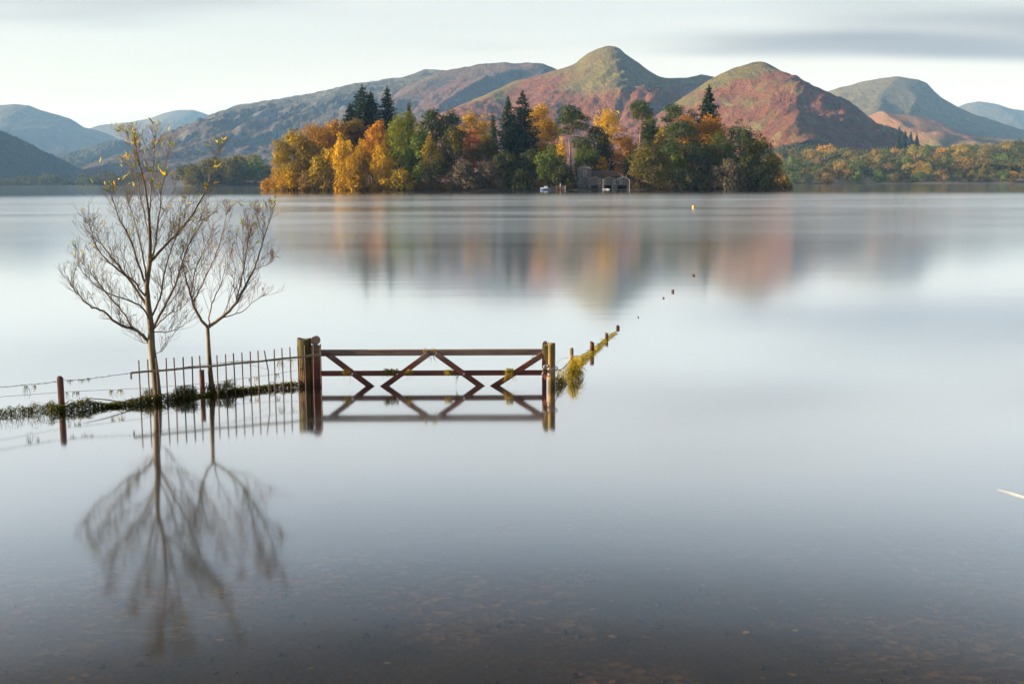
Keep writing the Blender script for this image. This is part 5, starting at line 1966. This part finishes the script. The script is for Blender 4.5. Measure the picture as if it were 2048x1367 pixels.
B2 = [
    ([(718, 992), (672, 930), (642, 850), (620, 770), (602, 690), (590, 640)], 0.021, 1.0, 0.4),
    ([(652, 875), (700, 780), (756, 655), (796, 520), (812, 440)], 0.011, 0.9, 0.4),
    ([(724, 988), (780, 945), (840, 890), (890, 800), (932, 720), (970, 600), (1002, 500), (1045, 418)], 0.023, 0.9, 0.3),
    ([(780, 945), (865, 922), (930, 872), (975, 842)], 0.009, 0.9, 0.3),
    ([(840, 890), (878, 750), (900, 610), (918, 520), (932, 458)], 0.011, 0.9, 0.4),
    ([(930, 725), (985, 705), (1020, 680)], 0.006, 0.9, 0.2),
    ([(722, 985), (740, 880), (780, 790), (800, 720), (830, 660)], 0.011, 1.0, 0.5),
    ([(640, 850), (660, 740), (700, 640), (740, 560)], 0.010, 1.0, 0.5),
    ([(970, 600), (975, 520), (972, 410)], 0.006, 0.8, 0.2),
    ([(890, 800), (880, 640), (876, 500)], 0.007, 0.8, 0.3),
]
willow('smaller bare willow forked low, right of the larger one', 425, 790, 14.9,
       [(742, 1285), (735, 1230), (727, 1170), (722, 1080), (718, 992)], 0.038,
       B2, 8, 24.0, (90, lambda p, b: 0.8 if (p.x > -3.05 and p.z > 1.9) else (0.12 if p.z > 1.6 else 0.01)), taper=0.45)

# ------------------------------------------------------------------ lake details
p = water_at(1387.5, 415.5)
by = thing('mooring_buoy', (p.x, p.y, 0), 'yellow mooring buoy floating before the island', 'buoy')
m = MB()
r0 = 3.3 * p.y / F
n = 14
prof = [(0.0, -0.15), (0.8, -0.12), (1.0, 0.0), (1.0, r0 * 1.0), (0.85, r0 * 1.35), (0.3, r0 * 1.5), (0.0, r0 * 1.5)]
for i, (k, z) in enumerate(prof):
    for j in range(n):
        m.v.append(Vector((p.x + r0 * k * math.cos(2 * math.pi * j / n), p.y + r0 * k * math.sin(2 * math.pi * j / n), z)))
for i in range(len(prof) - 1):
    for j in range(n):
        m.f.append([i * n + j, i * n + (j + 1) % n, (i + 1) * n + (j + 1) % n, (i + 1) * n + j])
m.build('float', M_yellow, by, smooth=True)
MB().tube([(p.x, p.y, r0 * 1.4), (p.x, p.y, r0 * 1.9)], 0.05, 6).build('ring_post', M_iron, by)
M_palestreak = mat_plain('pale_streak', (0.24, 0.24, 0.23), (0.32, 0.32, 0.30), 8.0, 0.6)
a_, mid, b_ = water_at(1994, 977.5, 0.006), water_at(2022, 985, 0.006), water_at(2075, 1001, 0.006)
tag(MB().tube([a_, mid, b_], [0.001, 0.004, 0.005], 6).build('water_streak', M_palestreak, origin=tuple(mid)), 'thin pale streak lying on the water at the right picture edge', 'streak')  # thin pale tube laid along a streak on the water

# pebbles and sunk leaves on the bed near the camera
rs = np.random.RandomState(91)
ico_v = np.array([[0, 0, 1], [.894, 0, .447], [.276, .851, .447], [-.724, .526, .447], [-.724, -.526, .447], [.276, -.851, .447], [.724, .526, -.447], [-.276, .851, -.447], [-.894, 0, -.447], [-.276, -.851, -.447], [.724, -.526, -.447], [0, 0, -1]])
ico_f = np.array([[0, 1, 2], [0, 2, 3], [0, 3, 4], [0, 4, 5], [0, 5, 1], [1, 6, 2], [2, 7, 3], [3, 8, 4], [4, 9, 5], [5, 10, 1], [6, 7, 2], [7, 8, 3], [8, 9, 4], [9, 10, 5], [10, 6, 1], [11, 7, 6], [11, 8, 7], [11, 9, 8], [11, 10, 9], [11, 6, 10]])
n = 6500
yy = 3.4 + 5.5 * rs.rand(n) ** 1.2
xx = (rs.rand(n) - 0.5) * (2.2 + yy * 1.05)
k_ = fbm(xx / 0.9, yy / 0.6, 3, 81) + 0.35 * rs.normal(size=n) > 0.22
xx, yy = xx[k_], yy[k_]
n = len(xx)
zz = bed_z(xx, yy)
s = 0.006 + 0.030 * rs.rand(n) ** 5
sc = s[:, None] * (0.7 + 0.6 * rs.rand(n, 3)) * np.array([1, 1, 0.55])
an = rs.rand(n) * 6.283
c, s_ = np.cos(an), np.sin(an)
V = ico_v[None] * (1 + 0.12 * rs.normal(size=(n, 12, 1))) * sc[:, None, :]
V = np.stack([V[..., 0] * c[:, None] - V[..., 1] * s_[:, None], V[..., 0] * s_[:, None] + V[..., 1] * c[:, None], V[..., 2]], -1) + np.stack([xx, yy, zz + s * 0.2], -1)[:, None, :]
Fc = (ico_f[None] + (np.arange(n) * 12)[:, None, None]).reshape(-1, 3)
tn = np.repeat(np.clip(rs.rand(n) ** 5 * 0.7, 0, 1), 20)
M_pebble = mat_leaf('pebble', [(0.024, 0.022, 0.020), (0.048, 0.040, 0.032), (0.085, 0.064, 0.042), (0.19, 0.14, 0.085)], 0.0)
tag(mesh_np('gravel', V.reshape(-1, 3), Fc, M_pebble, tint=tn), 'brown pebbles on the shallow bed near the bottom edge', 'gravel', kind='stuff')
n = 150
yy = 4.5 + 4.5 * rs.rand(n) ** 1.4
xx = (rs.rand(n) - 0.5) * (2.2 + yy * 1.05)
zz = bed_z(xx, yy) + 0.03
V, Fc = quads(rs, np.stack([xx, yy, zz], -1), rs.normal(size=(n, 3)) * 0.2 + np.array([0, 0, 1]), np.full(n, 0.055), 0.6)
tag(mesh_np('sunken_leaves', V, Fc, M_LEAF['brown'], tint=rs.rand(n)), 'fallen brown leaves sunk on the shallow bed', 'leaves', kind='stuff')
